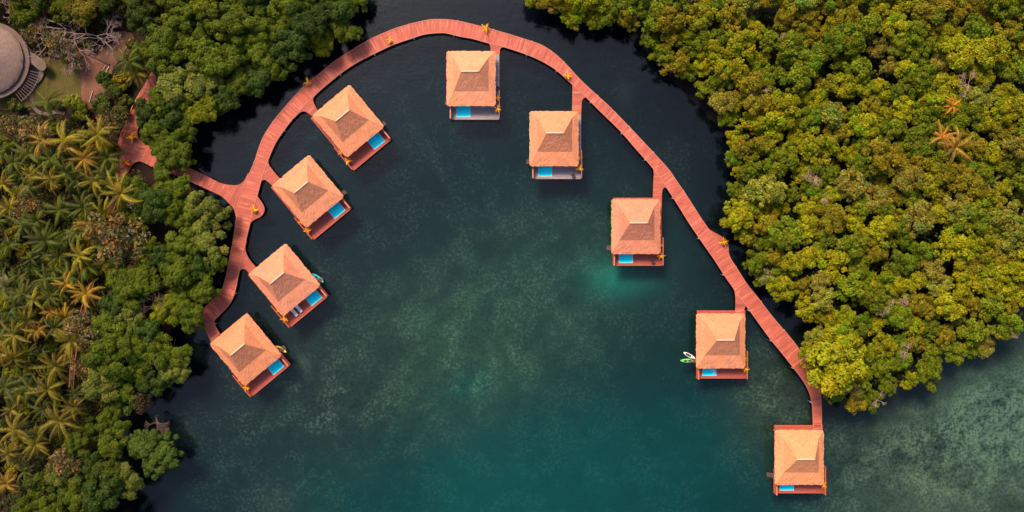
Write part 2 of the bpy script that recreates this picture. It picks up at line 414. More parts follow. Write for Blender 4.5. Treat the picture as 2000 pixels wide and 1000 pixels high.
landw = sm(-1.0, 0.6, dl)
colr = colr*(1-landw[:, None])+soil*landw[:, None]; mot = mot*(1-landw)
nx, ny = len(xs), len(ys)
I = np.arange(nx*ny).reshape(ny, nx)
Q = np.stack([I[:-1, :-1], I[:-1, 1:], I[1:, 1:], I[1:, :-1]], -1).reshape(-1, 4)
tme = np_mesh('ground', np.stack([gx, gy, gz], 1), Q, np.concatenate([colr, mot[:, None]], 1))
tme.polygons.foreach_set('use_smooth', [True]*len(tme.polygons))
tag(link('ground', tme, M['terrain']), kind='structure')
wb = MB(); wb.add([(-2600,-2600,0),(2600,-2600,0),(2600,2600,0),(-2600,2600,0)], [(0,1,2,3)])
tag(wb.build('water', M['water']), kind='structure')

def sheet(name, pts, z, mat, jag=1.6):
    pts = [(x+jag*math.sin(i*2.3)*math.sin(i*.71+1), y+jag*math.sin(i*1.7+2)*math.cos(i*.53)) for i, (x, y) in enumerate(pts)]
    m = MB(); q = [P(x, y, z) for x, y in pts]; m.prism([(v.x, v.y) for v in q], z-0.05, z)
    return m.build(name, mat)
def smooth_poly(pts, n=6, closed=True):
    """Catmull-Rom through the points"""
    p = [np.array(q, float) for q in pts]; out = []; L = len(p)
    for i in range(L if closed else L-1):
        if closed: a, b, c, d = p[i-1], p[i], p[(i+1) % L], p[(i+2) % L]
        else: a, b, c, d = p[max(i-1, 0)], p[i], p[i+1], p[min(i+2, L-1)]
        for k in range(n):
            t = k/n
            out.append(tuple(0.5*((2*b)+(c-a)*t+(2*a-5*b+4*c-d)*t*t+(3*b-a-3*c+d)*t**3)))
    if not closed: out.append(tuple(p[-1]))
    return out
tag(sheet('lawn', smooth_poly([(-20,205),(-10,140),(40,120),(90,112),(118,118),(150,130),(158,160),(152,200),(118,212),(70,206),(30,215)]), 0.60, M['lawn']), kind='structure')
tag(sheet('dirt_clearing', smooth_poly([(150,200),(146,160),(120,125),(128,102),(165,92),(215,88),(232,60),(262,72),(250,105),(222,130),(214,165),(190,205),(165,214)]), 0.56, M['dirt']), kind='structure')
pth = smooth_poly([(59,168),(61,190),(64,206),(76,219),(95,222),(112,218),(126,222)], 5, False)
pl_, pr_ = [], []
for i, q in enumerate(pth):
    d = np.array(pth[min(i+1, len(pth)-1)])-np.array(pth[max(i-1, 0)]); d /= np.linalg.norm(d); nrm = np.array((-d[1], d[0]))
    pl_.append(tuple(np.array(q)+nrm*3.6)); pr_.append(tuple(np.array(q)-nrm*3.6))
tag(sheet('footpath', pl_+pr_[::-1], 0.66, M['stone'], 0.5), kind='structure')

# ------------------------------------------------------------------ boardwalk
DZ = 1.0
OUT = [(413,668),(402,645),(396,625),(398,605),(411,590),(430,572),(440,545),(447,510),(455,470),(461,428),(463,405),(470,380),(478,360),(485,343),
 (497,315),(505,290),(516,264),(535,235),(560,205),(590,172),(620,147),(650,122),(680,102),(720,78),(765,58),(800,47),(835,39),(860,37.5),(890,40),
 (930,49),(985,64),(1030,78),(1060,89),(1085,106),(1110,130),(1130,152),(1155,176),(1185,203),(1215,233),(1250,270),(1280,302),(1306,331),(1320,351),
 (1345,388),(1366,421),(1388,453),(1410,482),(1428,507),(1443,530),(1460,556),(1480,581),(1510,620),(1545,661),(1570,695),(1590,730),(1600,755),(1604,785),(1605,838)]
INN = [(429.5,653),(420,638),(417,630),(421,622),(439,605),(451,590),(459,569),(465,539),(471,510),(479,473),(488,437),(496,405),(504,375),(512,346),
 (525,308),(538,279),(551,259),(570,234),(595,206),(621,180),(643,161),(672,138),(704,118),(736,102),(768,87),(800,76),(828,67),(856,64),(872,64.5),
 (898,71),(922,75),(950,83),(982,91),(1017,102),(1052,116),(1080,132),(1101,149),(1121,168),(1146,191),(1171,216),(1210,254),(1245,294),(1275,328),(1303,368),
 (1324,400),(1347,437),(1373,475),(1396,508),(1420,545),(1440,573),(1458,598),(1480,628),(1503,660),(1526,688),(1549,717),(1567,741),(1581,766),(1587,792),(1589,838)]
walk = empty('boardwalk', P(1000, 50, 0))
tag(walk, 'long curved red plank boardwalk on piles linking the nine thatched villas', 'boardwalk')
woff = Vector(walk.location)
def dense(pts, step=1.5):
    p = np.array(smooth_poly(pts, 10, False)); seg = np.linalg.norm(np.diff(p, axis=0), axis=1)
    s_ = np.concatenate([[0], np.cumsum(seg)]); n = int(s_[-1]/step)
    t = np.linspace(0, s_[-1], n+1)
    return np.stack([np.interp(t, s_, p[:, 0]), np.interp(t, s_, p[:, 1])], 1)
od, idn = dense(OUT, 3.0), dense(INN, 0.5)
L_, R_ = [], []
j0 = 0
for i, o_ in enumerate(od):
    lo = j0; hi = min(len(idn)-1, j0+40)
    d = np.linalg.norm(idn[lo:hi+1]-o_, axis=1); j = lo+int(d.argmin())
    if i == 0: j = 0
    if i == len(od)-1: j = len(idn)-1
    j0 = j; L_.append(o_); R_.append(idn[j])
L_, R_ = np.array(L_), np.array(R_)
k_ = np.array([1, 2, 3, 2, 1])/9.0
for _ in range(2):
    R_[2:-2] = sum(k_[q]*R_[q:len(R_)-4+q] for q in range(5))
cen = (L_+R_)/2; arc = np.concatenate([[0], np.cumsum(np.linalg.norm(np.diff(cen, axis=0), axis=1))])*MPP
def ribbon(name, A, B, z0, z1, mat, arcs, parent, off):
    n = len(A); vs = []; uv = []
    for i in range(n):
        a, b = P(*A[i], z1)-off, P(*B[i], z1)-off
        vs += [a, b, Vector((b.x, b.y, z0-off.z)), Vector((a.x, a.y, z0-off.z))]
    fs = []
    for i in range(n-1):
        o0, o1 = i*4, (i+1)*4
        for k in range(4): fs.append((o0+k, o0+(k+1) % 4, o1+(k+1) % 4, o1+k))
    fs += [(3, 2, 1, 0), tuple((n-1)*4+k for k in range(4))]
    me = bpy.data.meshes.new(name); me.from_pydata([tuple(v) for v in vs], [], fs)
    bm = bmesh.new(); bm.from_mesh(me); bmesh.ops.recalc_face_normals(bm, faces=bm.faces); bm.to_mesh(me); bm.free()
    uvl = me.uv_layers.new(name='UVMap')
    for l in me.loops:
        i, k = divmod(l.vertex_index, 4); wdt = (P(*A[i], z1)-P(*B[i], z1)).length
        uvl.data[l.index].uv = (arcs[i], (0, wdt, wdt+.2, -.2)[k])
    return link(name, me, mat, parent)
ribbon('deck', L_, R_, DZ-0.22, DZ, M['walk'], arc, walk, woff)
def inset(A, B, a, b):
    d = B-A; d = d/np.linalg.norm(d, axis=1)[:, None]
    return A+d*a, A+d*b
a1, b1 = inset(L_, R_, -0.5, 0.9); ribbon('edge_board', a1, b1, DZ-0.30, DZ+0.07, M['edge'], arc, walk, woff)
a1, b1 = inset(R_, L_, -0.5, 0.9); ribbon('edge_board', a1, b1, DZ-0.30, DZ+0.065, M['edge'], arc, walk, woff)

def slab(name, pts, z, mat, ang, sm_n=0, parent=walk, off=woff, th=0.2):
    q = [P(x, y, z)-off for x, y in (smooth_poly(pts, sm_n) if sm_n else pts)]
    m = MB(); m.prism([(v.x, v.y) for v in q], z-th-off.z, z-off.z)
    return m.build(name, mat, parent, uvdir=ang)
def fillet(pts, n=5):
    """open smooth run then closed with the straight inner corners"""
    return smooth_poly(pts, n, False)
A40 = math.radians(-50)
JET = [([(464,540),(468,530),(472,525.5),(479,526),(486,533),(498,545)], [(510,532),(499,521),(487,506),(481,495),(479,483),(482,470)], [(466,480),(456,536)], A40),
 ([(506,366),(508,358),(513,352),(520,352.5),(531,362),(543,374)], [(556,357),(545,347),(531,330),(524.5,320),(525,310),(530,298)], [(514,300),(496,352)], A40),
 ([(576,230),(584,221.5),(592,217.5),(600,220),(611,228),(622,238)], [(632,225),(620,214),(613,201),(611.5,193),(619,182),(630,172)], [(615,170),(566,222)], A40),
 ([(938,80),(948,82),(955,86),(958,92),(958,106)], [(976,106),(977,96),(982,92.5),(990,93.5),(1000,97)], [(998,80),(940,66)], math.pi/2),
 ([(1102,150),(1110,155),(1116,161),(1118,169),(1117,224)], [(1135,224),(1136.5,199),(1140,192),(1146,191),(1153,198)], [(1150,182),(1110,142)], math.pi/2),
 ([(1266,318),(1273,326),(1277,337),(1276,355),(1275,392)], [(1292,392),(1293.5,373),(1297.5,366.5),(1304,368.5),(1310,378)], [(1304,350),(1275,310)], math.pi/2),
 ([(1418,542),(1430,560),(1435,571),(1436.5,585),(1436,614)], [(1453.5,614),(1454,603),(1458,598.5),(1464,605)], [(1462,590),(1426,530)], math.pi/2)]
for A, B, Cc, ang in JET:
    slab('jetty', fillet(A)+fillet(B)+Cc, DZ-0.012, M['jetty'], ang)
slab('lookout', fillet([(489,436),(496,429.5),(509,423),(516,413),(515,402),(507,389),(502.5,381),(505,370)])+[(494,368),(480,432)], DZ-0.012, M['jetty'], math.radians(20))
slab('lookout', fillet([(1384,447),(1392,452),(1403,458),(1415,466),(1422.5,478),(1424,495),(1430,510)])+[(1420,508),(1385,462)], DZ-0.012, M['jetty'], math.radians(-60))
slab('approach_deck', fillet([(286,283),(312,298),(340,313),(370,328),(400,342),(430,357),(452,361.5),(466,360.5),(477,352),(484,338)])+[(492,345),(472,425)]
     + fillet([(461,436),(460.5,424),(456,408),(446,396),(430,382),(400,368),(370,354),(340,342),(310,330),(290,322),(276,316)]), DZ-0.016, M['jetty'], math.radians(-27))
slab('landing_deck', fillet([(296,140),(278,172),(259,206),(245,241),(234,266),(227,301),(224,350),(221,376)])+[(240,376)]+fillet([(242,350),(252,333),(258,322),(270,315),(282,318),(296,326)])
     + fillet([(300,288),(284,282),(272,272),(268,258),(273,246),(286,236),(300,190),(306,150)]), DZ-0.02, M['jetty'], math.radians(80))
sp_ = dense([(229,366),(222,395),(208,440),(193,495),(182,541),(164,600),(151,645),(143,700),(139,757)], 6)
tn = np.gradient(sp_, axis=0); tn /= np.linalg.norm(tn, axis=1)[:, None]; nn = np.stack([-tn[:, 1], tn[:, 0]], 1)
sa = np.concatenate([[0], np.cumsum(np.linalg.norm(np.diff(sp_, axis=0), axis=1))])*MPP
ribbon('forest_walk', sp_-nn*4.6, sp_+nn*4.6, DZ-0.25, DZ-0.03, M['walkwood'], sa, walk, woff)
M['rail'] = mat_simple('rail_wood', (0.55, 0.16, 0.05), 0.5)
ribbon('rail', sp_-nn*4.8, sp_-nn*3.7, DZ+0.70, DZ+0.80, M['rail'], sa, walk, woff)
ribbon('rail', sp_+nn*3.7, sp_+nn*4.8, DZ+0.70, DZ+0.80, M['rail'], sa, walk, woff)
ld = dense([(278,172),(259,206),(245,241),(234,266),(227,301),(224,350)], 4)
tn = np.gradient(ld, axis=0); tn /= np.linalg.norm(tn, axis=1)[:, None]; nn2 = np.stack([-tn[:, 1], tn[:, 0]], 1)
ribbon('rail', ld-nn2*0.9, ld+nn2*0.3, DZ+0.70, DZ+0.80, M['rail'], np.arange(len(ld))*0.4, walk, woff)
pm = MB(); pm.tube([(0, 0, -4.6), (0, 0, DZ-0.2)], 0.16, 8)
pile0 = None
step = 9.0
nxt = 3.0
for i in range(len(arc)):
    if arc[i] >= nxt:
        nxt += step*(0.85+0.3*rnd.random())
        for s_, E, F in ((0, L_, R_), (1, R_, L_)):
            d = (F[i]-E[i])/np.linalg.norm(F[i]-E[i]); p = P(*(E[i]-d*0.4), DZ)-woff
            if pile0 is None: pile0 = pm.build('pile', M['concrete'], walk); o = pile0
            else: o = pile0.copy(); C.link(o); o.parent = walk
            o.location = (p.x, p.y, -woff.z)

# ------------------------------------------------------------------ villas
EZ = 3.45          # eaves
def roof_mesh(mx, name, parent):
    """hipped thatch roof with a shallow skirt below a steeper upper roof; a grid per face so that the thatch can sag and bristle"""
    rr = np.random.default_rng(5)
    x0, x1, y0, y1 = -5.92, 4.42, 2.35, 13.95
    bx0, bx1, by0, by1 = x0+1.55, x1-1.45, y0+2.9, y1-1.6
    ry = 8.75; rx0, rx1 = -2.55, 1.05
    zb, zr = EZ+1.0, EZ+3.9
    rings = [[(x0,y0),(x1,y0),(x1,y1),(x0,y1)], [(bx0,by0),(bx1,by0),(bx1,by1),(bx0,by1)], [(rx0,ry-.08),(rx1,ry-.08),(rx1,ry+.08),(rx0,ry+.08)]]
    zs = [EZ, zb, zr]
    V, F, UV = [], [], []
    def quad(c, nu, nv, jz, vbase):
        c = [np.array(q) for q in c]; b = len(V)
        lu = np.linalg.norm(c[1]-c[0]); lv = np.linalg.norm((c[3]+c[2])/2-(c[0]+c[1])/2)
        mid = (c[0]+c[1])/2; eu = (c[1]-c[0])/lu
        for j in range(nv+1):
            for i in range(nu+1):
                u, v = i/nu, j/nv
                p = (c[0]*(1-u)+c[1]*u)*(1-v)+(c[3]*(1-u)+c[2]*u)*v
                UV.append((float(np.dot(p-mid, eu)), vbase+v*lv))
                q = p.copy()
                if 0 < i < nu and 0 < j < nv: q[2] += rr.normal(0, jz)
                if vbase == 0 and j == 0:
                    q[2] += rr.normal(0, 0.03)
                    if 0 < i < nu:
                        nrm = np.cross(eu, (0, 0, 1.0)); q[:2] += nrm[:2]*rr.normal(0, 0.045)
                V.append(tuple(q))
        for j in range(nv):
            for i in range(nu):
                a = b+j*(nu+1)+i; F.append((a, a+1, a+nu+2, a+nu+1))
    for lev in range(2):
        for k in range(4):
            A, B = rings[lev], rings[lev+1]; k2 = (k+1) % 4
            c = [(*A[k], zs[lev]), (*A[k2], zs[lev]), (*B[k2], zs[lev+1]), (*B[k], zs[lev+1])]
            quad(c, 26, 6 if lev == 0 else 12, 0.022, 0.0 if lev == 0 else 1.7)
    # thatch thickness at the eaves and the ceiling
    b = len(V); e = rings[0]
    for (x, y) in e: V.append((x, y, EZ-0.02)); UV.append((x, y))
    for (x, y) in e:
        V.append((x*0.985-0.01, y+(0.12 if y < 8 else -0.12), EZ-0.42)); UV.append((x, y+1))
    for k in range(4):
        k2 = (k+1) % 4; F.append((b+k2, b+k, b+4+k, b+4+k2))
    F.append((b+7, b+6, b+5, b+4))
    rc_ = 0.55                                            # corners of the eaves worn round
    for i, (x, y, z) in enumerate(V):
        ax, ay = (x0+rc_ if x < -.75 else x1-rc_), (y0+rc_ if y < 8 else y1-rc_)
        dx, dy = x-ax, y-ay
        if dx*(1 if x > -.75 else -1) > 0 and dy*(1 if y > 8 else -1) > 0:
            q = math.hypot(dx, dy); mxd = max(abs(dx), abs(dy))
            if q > 1e-6: V[i] = (ax+dx*mxd/q, ay+dy*mxd/q, z)
    if mx: V = [(-x, y, z) for x, y, z in V]; F = [f[::-1] for f in F]
    me = bpy.data.meshes.new(name); me.from_pydata(V, [], F); me.update()
    uv = me.uv_layers.new(name='UVMap')
    for l in me.loops: uv.data[l.index].uv = UV[l.vertex_index]
    o = link(name, me, M['thatch'], parent)
    r = MB(); s_ = -1 if mx else 1
    pts = [(s_*x, ry, zr+0.02+0.05*math.sin(x*3)) for x in np.linspace(rx0-0.15, rx1+0.15, 9)]
    r.tube(pts, [0.10]+[0.15]*7+[0.10], 8); r.build('ridge_cap', M['ridge'], o, True)
    return o

def make_villa(mx, deckmat, trim, name='overwater_villa'):
    """origin at the middle of the terrace's outer edge, +Y towards the boardwalk; the pool is on -X (on +X when mirrored)"""
    t = empty(name); s_ = -1 if mx else 1
    def bx(m, a, b, c, d, e, f):
        m.box(min(s_*a, s_*b), max(s_*a, s_*b), c, d, e, f)
    W_, Ln = 5.17, 14.3
    m = MB()                                             # deck with a well for the pool
    pxa, pxb, pya, pyb = -4.05, -1.0, 0.42, 3.1
    for r in ((-W_, pxa, 0, Ln), (pxb, W_, 0, Ln), (pxa, pxb, 0, pya), (pxa, pxb, pyb, Ln)): bx(m, r[0], r[1], r[2], r[3], 0.80, 1.0)
    m.build('deck', deckmat, t, uvdir=math.pi/2)
    m = MB(); bx(m, pxa, pxb, pya, pyb, -0.5, -0.42); 
    for r in ((pxa, pxa+.14, pya, pyb), (pxb-.14, pxb, pya, pyb), (pxa+.14, pxb-.14, pya, pya+.14), (pxa+.14, pxb-.14, pyb-.14, pyb)): bx(m, *r, -0.42, 1.03)
    pool = m.build('pool', M['tile'], t)
    m = MB(); bx(m, pxa+.14, pxb-.14, pya+.14, pyb-.14, -0.40, 0.96); m.build('pool_water', M['pool'], pool)
    m = MB()
    bx(m, -W_-.10, -W_+.10, -0.05, 5.2, 0.7, 2.55)
    w = m.build('privacy_wall', trim, t)
    m = MB(); bx(m, W_-.06, W_+.06, -0.05, 5.9, 0.7, 2.55); m.build('privacy_wall', trim, t)
    m = MB(); bx(m, -W_-.14, -W_+.14, -0.08, 5.2, 2.551, 2.61); m.build('wall_cap', M['edge'], w)
    m = MB(); bx(m, -W_+.07, W_-.07, -0.10, -0.002, 0.62, 1.02); m.build('fascia', trim, t)
    m = MB(); bx(m, -W_, W_, Ln+.002, Ln+.08, 0.62, 1.03); m.build('fascia', M['redwall'], t)
    # house body under the roof
    m = MB(); bx(m, -4.6, 3.1, 5.3, 13.2, 1.002, EZ-0.43); hw = m.build('wall', M['redwall'], t)
    m = MB(); bx(m, -3.9, 2.4, 5.24, 5.298, 1.01, 3.0); m.build('glass_door', M['glass'], t)
    m = MB(); bx(m, 1.6, 2.6, 13.202, 13.26, 1.01, 3.05); d = m.build('door', M['jetty'], t)
    m = MB(); bx(m, 1.7, 1.76, 13.262, 13.32, 1.9, 2.1); m.build('handle', M['ridge'], d)
    for y in (7.0, 10.2):
        m = MB(); bx(m, -4.66, -4.602, y, y+1.5, 1.9, 2.9); m.build('window', M['glass'], t)
    for (x, y) in ((-5.3, 2.9), (3.9, 2.9), (-5.3, 13.4), (3.9, 13.4)):
        m = MB(); m.tube([(s_*x, y, 1.003), (s_*x, y, EZ-0.4)], 0.13, 8); m.build('post', M['edge'], t)
    for y in (0.7, 5.0, 9.4, 13.6):
        for x in (-3.7, 0.0, 3.9):
            m = MB(); m.tube([(s_*x, y, -4.6), (s_*x, y, 0.8)], 0.15, 8); m.build('pile', M['concrete'], t)
    # steps down to the water beside the pool wall
    m = MB()
    for k in range(4): bx(m, -W_-.10-.30*(k+1), -W_-.10-.30*k-.05, 3.3, 4.1, 0.72-.22*k, 0.78-.22*k)
    for y in (3.24, 4.102): m.tube([(s_*(-W_-.08), y+.02, 1.5), (s_*(-W_-.9), y+.02, 0.9), (s_*(-W_-1.35), y+.02, 0.35)], 0.03, 6)
    m.build('steps', M['darkbare'], t)
    roof_mesh(mx, 'roof', t)
    return t

# terrace edge middle worked out from the roof outline of each villa (photo pixels at eaves height)
AX = math.radians(39.6)
VIL = {  # name: (roof centre px, py, mirrored, rot, protos)
 1: (480.0, 683.0, True, AX), 2: (555.5, 546.5, True, AX), 3: (601.2, 373.5, True, AX), 4: (680.0, 236.5, True, AX),
 5: (920.0, 153.5, False, 0), 6: (1082.0, 271.0, False, 0), 7: (1242.0, 442.5, False, 0), 8: (1407.5, 666.0, False, 0), 9: (1561.0, 893.5, False, 0)}
protoA = make_villa(True, M['reddeck'], M['redwall']); protoB = make_villa(False, M['greydeck'], M['greywall']); protoC = make_villa(False, M['reddeck'], M['redwall'])
VLAB = {1: 'thatched overwater villa at the lower left end of the boardwalk, yellow kayak beside it',
 2: 'thatched overwater villa with two white loungers on its terrace and a blue kayak behind',
 3: 'thatched overwater villa on a short jetty opposite the approach deck',
 4: 'tilted thatched overwater villa topmost of the four on the left curve',
 5: 'thatched overwater villa with a grey weathered terrace nearest the top of the boardwalk arc',
 6: 'thatched overwater villa with a grey weathered terrace and dark round pot on it',
 7: 'thatched overwater villa with red terrace and a bright shallow patch of water before its pool',
 8: 'thatched overwater villa with a green kayak and white paddleboard floating beside it',
 9: 'thatched overwater villa at the far lower right end of the boardwalk'}
VOBJ = {}
used = set()
for k, (cx, cy, mx, rot) in VIL.items():
    proto = protoA if mx else (protoB if k in (5, 6) else protoC)
    t = proto if id(proto) not in used else copy_tree(proto); used.add(id(proto))
    c = P(cx, cy, EZ-.03); lx = 0.75 if mx else -0.75; ly = 8.15
    R = Matrix.Rotation(rot, 4, 'Z'); o = c - R @ Vector((lx, ly, 0)); o.z = -0.03
    t.location = o; t.rotation_euler = (0, 0, rot)
    for ch in t.children:
        if ch.name.startswith('roof'): w_ = rnd.uniform(.90, 1.06); ch.color = (w_, w_*rnd.uniform(.95, 1.05), w_*rnd.uniform(.9, 1.1), 1)
    tag(t, VLAB[k], 'villa', 'thatched villas along the boardwalk')
    VOBJ[k] = (o, R, mx)
def at_villa(k, x, y, z=1.0):
    """point in a villa's own frame, x counted from the pool side (-) to the entry side (+)"""
    o, R, mx = VOBJ[k]; return o + R @ Vector((-x if mx else x, y, z))

# ------------------------------------------------------------------ plants: leaves, crowns, palms
def unit(v): return v/np.linalg.norm(v, axis=-1, keepdims=True)
def leaf_quads(pos, nrm, size, rr, asp=1.7):
    n = len(pos); nrm = unit(nrm)
    t = unit(np.cross(nrm, unit(rr.normal(size=(n, 3))))); b = np.cross(nrm, t)
    L = (size*asp*0.5)[:, None]; Wd = (size*0.5)[:, None]
    bend = nrm*(size*0.18)[:, None]
    V = np.stack([pos-t*L-bend, pos+b*Wd, pos+t*L-bend, pos-b*Wd], 1).reshape(-1, 3)
    return V, np.arange(n*4).reshape(n, 4)
def crown_mesh(seed, R=2.6, zc=4.6, hz=1.9, ncl=26, nl=190, leaf=0.27, rc=(0.30, 0.46), lobes=3, hue=0.12, spread=0.38, lt=0.38):
    """rounded leaf clumps gathered in a few uneven lobes"""
    rr = np.random.default_rng(seed); V, Q, K = [], [], []; nv = 0
    lob = [np.array((0.35*R*math.cos(a), 0.35*R*math.sin(a), rr.uniform(-.2, .35)*hz)) for a in np.linspace(0, 2*math.pi, lobes, endpoint=False)+rr.uniform(0, 6)]
    wts = rr.uniform(0.7, 1.3, lobes)
    for i in range(ncl):
        l = lob[i % lobes]; h = (i+0.5)/ncl
        zz = 1-1.25*rr.random()**0.9; a = rr.uniform(0, 2*math.pi); q = math.sqrt(max(0, 1-zz*zz))
        rl = R*(0.62)*wts[i % lobes]
        c = l+np.array((rl*q*math.cos(a), rl*q*math.sin(a), hz*0.85*zz))*rr.uniform(0.75, 1.05)
        r = R*rr.uniform(*rc)*(1.0 if zz > 0.1 else 0.8)
        n = int(nl*(r/(R*0.38))**2)
        d = unit(rr.normal(size=(n, 3))); d[:, 2] = np.where(d[:, 2] < -0.25, -d[:, 2], d[:, 2])
        wob = 1+0.20*np.sin(d[:, 0]*5+rr.uniform(0, 6))*np.sin(d[:, 1]*5+rr.uniform(0, 6))
        pos = c+d*np.array((1, 1, 0.82))*r*(wob*rr.uniform(0.80, 1.04, n))[:, None]
        nr = unit(d+np.array((0, 0, 0.35)))+rr.normal(0, spread, (n, 3))
        v, f = leaf_quads(pos, nr, leaf*rr.uniform(0.7, 1.35, n), rr)
        tone = rr.uniform(0.78, 1.2)*rr.uniform(1-lt, 1+lt, n); yh = rr.normal(0, hue)+rr.normal(0, hue*0.8, n)
        k = np.stack([tone*(1+yh), tone, tone*(1-0.5*yh), np.ones(n)], 1)
        V.append(v); Q.append(f+nv); nv += len(v); K.append(np.repeat(np.clip(k, 0.05, 2.2), 4, 0))
    V = np.concatenate(V); V[:, 2] += zc
    return np_mesh('crown', V, np.concatenate(Q), np.concatenate(K))
def trunk_mesh(seed, h=4.6, R=2.6, r0=0.17, limbs=6):
    rr = random.Random(seed); m = MB()
    top = Vector((rr.uniform(-.3, .3), rr.uniform(-.3, .3), h*0.72))
    m.tube([(0, 0, -0.4), (top.x*.4, top.y*.4, h*.35), top], [r0*1.3, r0, r0*.7], 8)
    for k in range(limbs):
        a = 2*math.pi*k/limbs+rr.uniform(-.3, .3); e = top+Vector((math.cos(a)*R*.75, math.sin(a)*R*.75, h*rr.uniform(.18, .42)))
        s_ = Vector((top.x*.5, top.y*.5, h*rr.uniform(.38, .68))); mid = s_.lerp(e, .5)+Vector((0, 0, .25))
        m.tube([s_, mid, e], [r0*.55, r0*.38, r0*.14], 6)
    me = bpy.data.meshes.new('trunk'); me.from_pydata(m.v, [], m.f); me.update(); me.materials.append(M['bark']); return me
def kind_set(n, seed, zc, R, **kw):
    out = []
    for i in range(n):
        c = crown_mesh(seed+i, R=R, zc=zc, **kw); c.materials.append(M['leaf'])
        out.append((c, trunk_mesh(seed+i, zc, R)))
    return out
K_MANG = kind_set(12, 100, 4.6, 2.6, ncl=46, nl=260, leaf=0.21, hz=2.1, rc=(0.15, 0.36), lobes=5, spread=0.5)
K_BROAD = kind_set(7, 200, 6.0, 3.9, ncl=36, nl=420, leaf=0.25, hz=2.7, rc=(0.23, 0.37), lobes=4, hue=0.07, spread=0.26, lt=0.28)
K_BROWN = kind_set(3, 300, 4.6, 2.9, ncl=26, nl=90, leaf=0.24, hz=1.8, rc=(0.22, 0.34), hue=0.2, spread=0.9)
K_BUSH = kind_set(4, 400, 1.5, 1.7, ncl=16, nl=120, leaf=0.26, hz=1.0)

def place_tree(name, kinds, i, px_, py_, zc, scale, tone, label, cat, group, lift=0.0, squash=1.0):
    p = P(px_, py_, zc*scale+lift)
    r = empty(name, (p.x, p.y, lift), rnd.uniform(0, 6.28)); r.scale = (scale*rnd.uniform(.9, 1.16), scale*rnd.uniform(.9, 1.16), scale*squash)
    c, t = kinds[i % len(kinds)]
    link('trunk', t, None, r); o = link('crown', c, None, r); o.color = (*tone, 1)
    return tag(r, label, cat, group)

def frond(rr, L, az, el0, droop, wid, npair=17):
    """one feather leaf: arched rib with leaflets hanging to both sides; returns leaflet verts"""
    curl = rr.normal(0, .55); n = npair; s_ = np.linspace(0.06, 1, n+1); pts = []; el = el0; p = np.zeros(3); prev = 0
    for q in s_:
        ds = (q-prev)*L; prev = q
        e = el0-droop*q**1.3; az += curl*ds/L
        p = p+np.array((math.cos(e)*math.cos(az), math.cos(e)*math.sin(az), math.sin(e)))*ds; pts.append(p.copy())
    pts = np.array(pts); tang = unit(np.gradient(pts, axis=0)); side = unit(np.cross(tang, (0, 0, 1.0))); up = np.cross(side, tang)
    V = []
    for i in range(n+1):
        q = s_[i]; ll = wid*(math.sin(math.pi*min(1, q*0.82+0.14))**0.6)*rr.uniform(0.85, 1.1)
        for sg in (-1, 1):
            d = unit(side[i]*sg*0.80+tang[i]*0.55-np.array((0, 0, 0.55+0.35*rr.random()))+up[i]*0.1)
            w = tang[i]*0.075*L/4.0
            a = pts[i]; V += [a-w, a+d*ll*0.55-w*0.9+up[i]*.04, a+d*ll, a+w]
        if i < n:
            w2 = side[i]*0.045*(1.2-q); V += [pts[i]-w2, pts[i]+w2, pts[i+1]+w2*.8, pts[i+1]-w2*.8]
    return np.array(V)
def palm_mesh(seed, L=4.2, nf=20, zc=7.5, wid=0.72, low=-0.55, hi=1.2, npair=19):
    rr = np.random.default_rng(seed); V, K = [], []
    for k in range(nf):
        u = (k+0.5)/nf; az = k*2.39996+rr.normal(0, .18); el0 = hi+(low-hi)*u**0.9+rr.normal(0, .12)
        v = frond(rr, L*(0.75+0.3*math.sin(math.pi*min(1, u+.2)))*rr.uniform(.85, 1.1), az, el0, 1.05+0.35*rr.random(), wid, npair)
        v[:, 2] += zc; tone = rr.uniform(0.45, 1.5); dry = 1.0 if u < 0.82 else 1.35  # frond tone at random; the bright ones imitate sunlit highlights
        k4 = np.array((tone*dry, tone*(1.0 if dry == 1 else .86), tone*(1 if dry == 1 else .8), 1.0))
        n4 = len(v)//4; kk = np.tile(k4, (n4, 1)); kk[:, :3] *= rr.uniform(.8, 1.2, (n4, 1))
        rib = np.arange(2, n4, 3); kk[rib] *= np.array((2.3, 1.75, 1.1, 1))
        V.append(v); K.append(np.repeat(kk, 4, 0))
    V = np.concatenate(V); Q = np.arange(len(V)).reshape(-1, 4)
    me = np_mesh('crown', V, Q, np.concatenate(K)); me.materials.append(M['frond']); return me
def palm_trunk(seed, h):
    rr = random.Random(seed); m = MB(); a, b = rr.uniform(-.5, .5), rr.uniform(-.5, .5)
    m.tube([(-a, -b, -.3), (-a*.6, -b*.6, h*.3), (-a*.2, -b*.2, h*.7), (0, 0, h)], [.22, .16, .14, .12], 8)
    me = bpy.data.meshes.new('trunk'); me.from_pydata(m.v, [], m.f); me.update(); me.materials.append(M['bark']); return me
K_PALM = [(palm_mesh(500+i, 3.9+0.3*(i % 3), 18+3*(i % 4)), palm_trunk(i, 7.5)) for i in range(9)]
GOLD = [palm_mesh(600+i, 0.85, 9, 0.55, 0.30, 0.1, 1.2, 7) for i in range(4)]

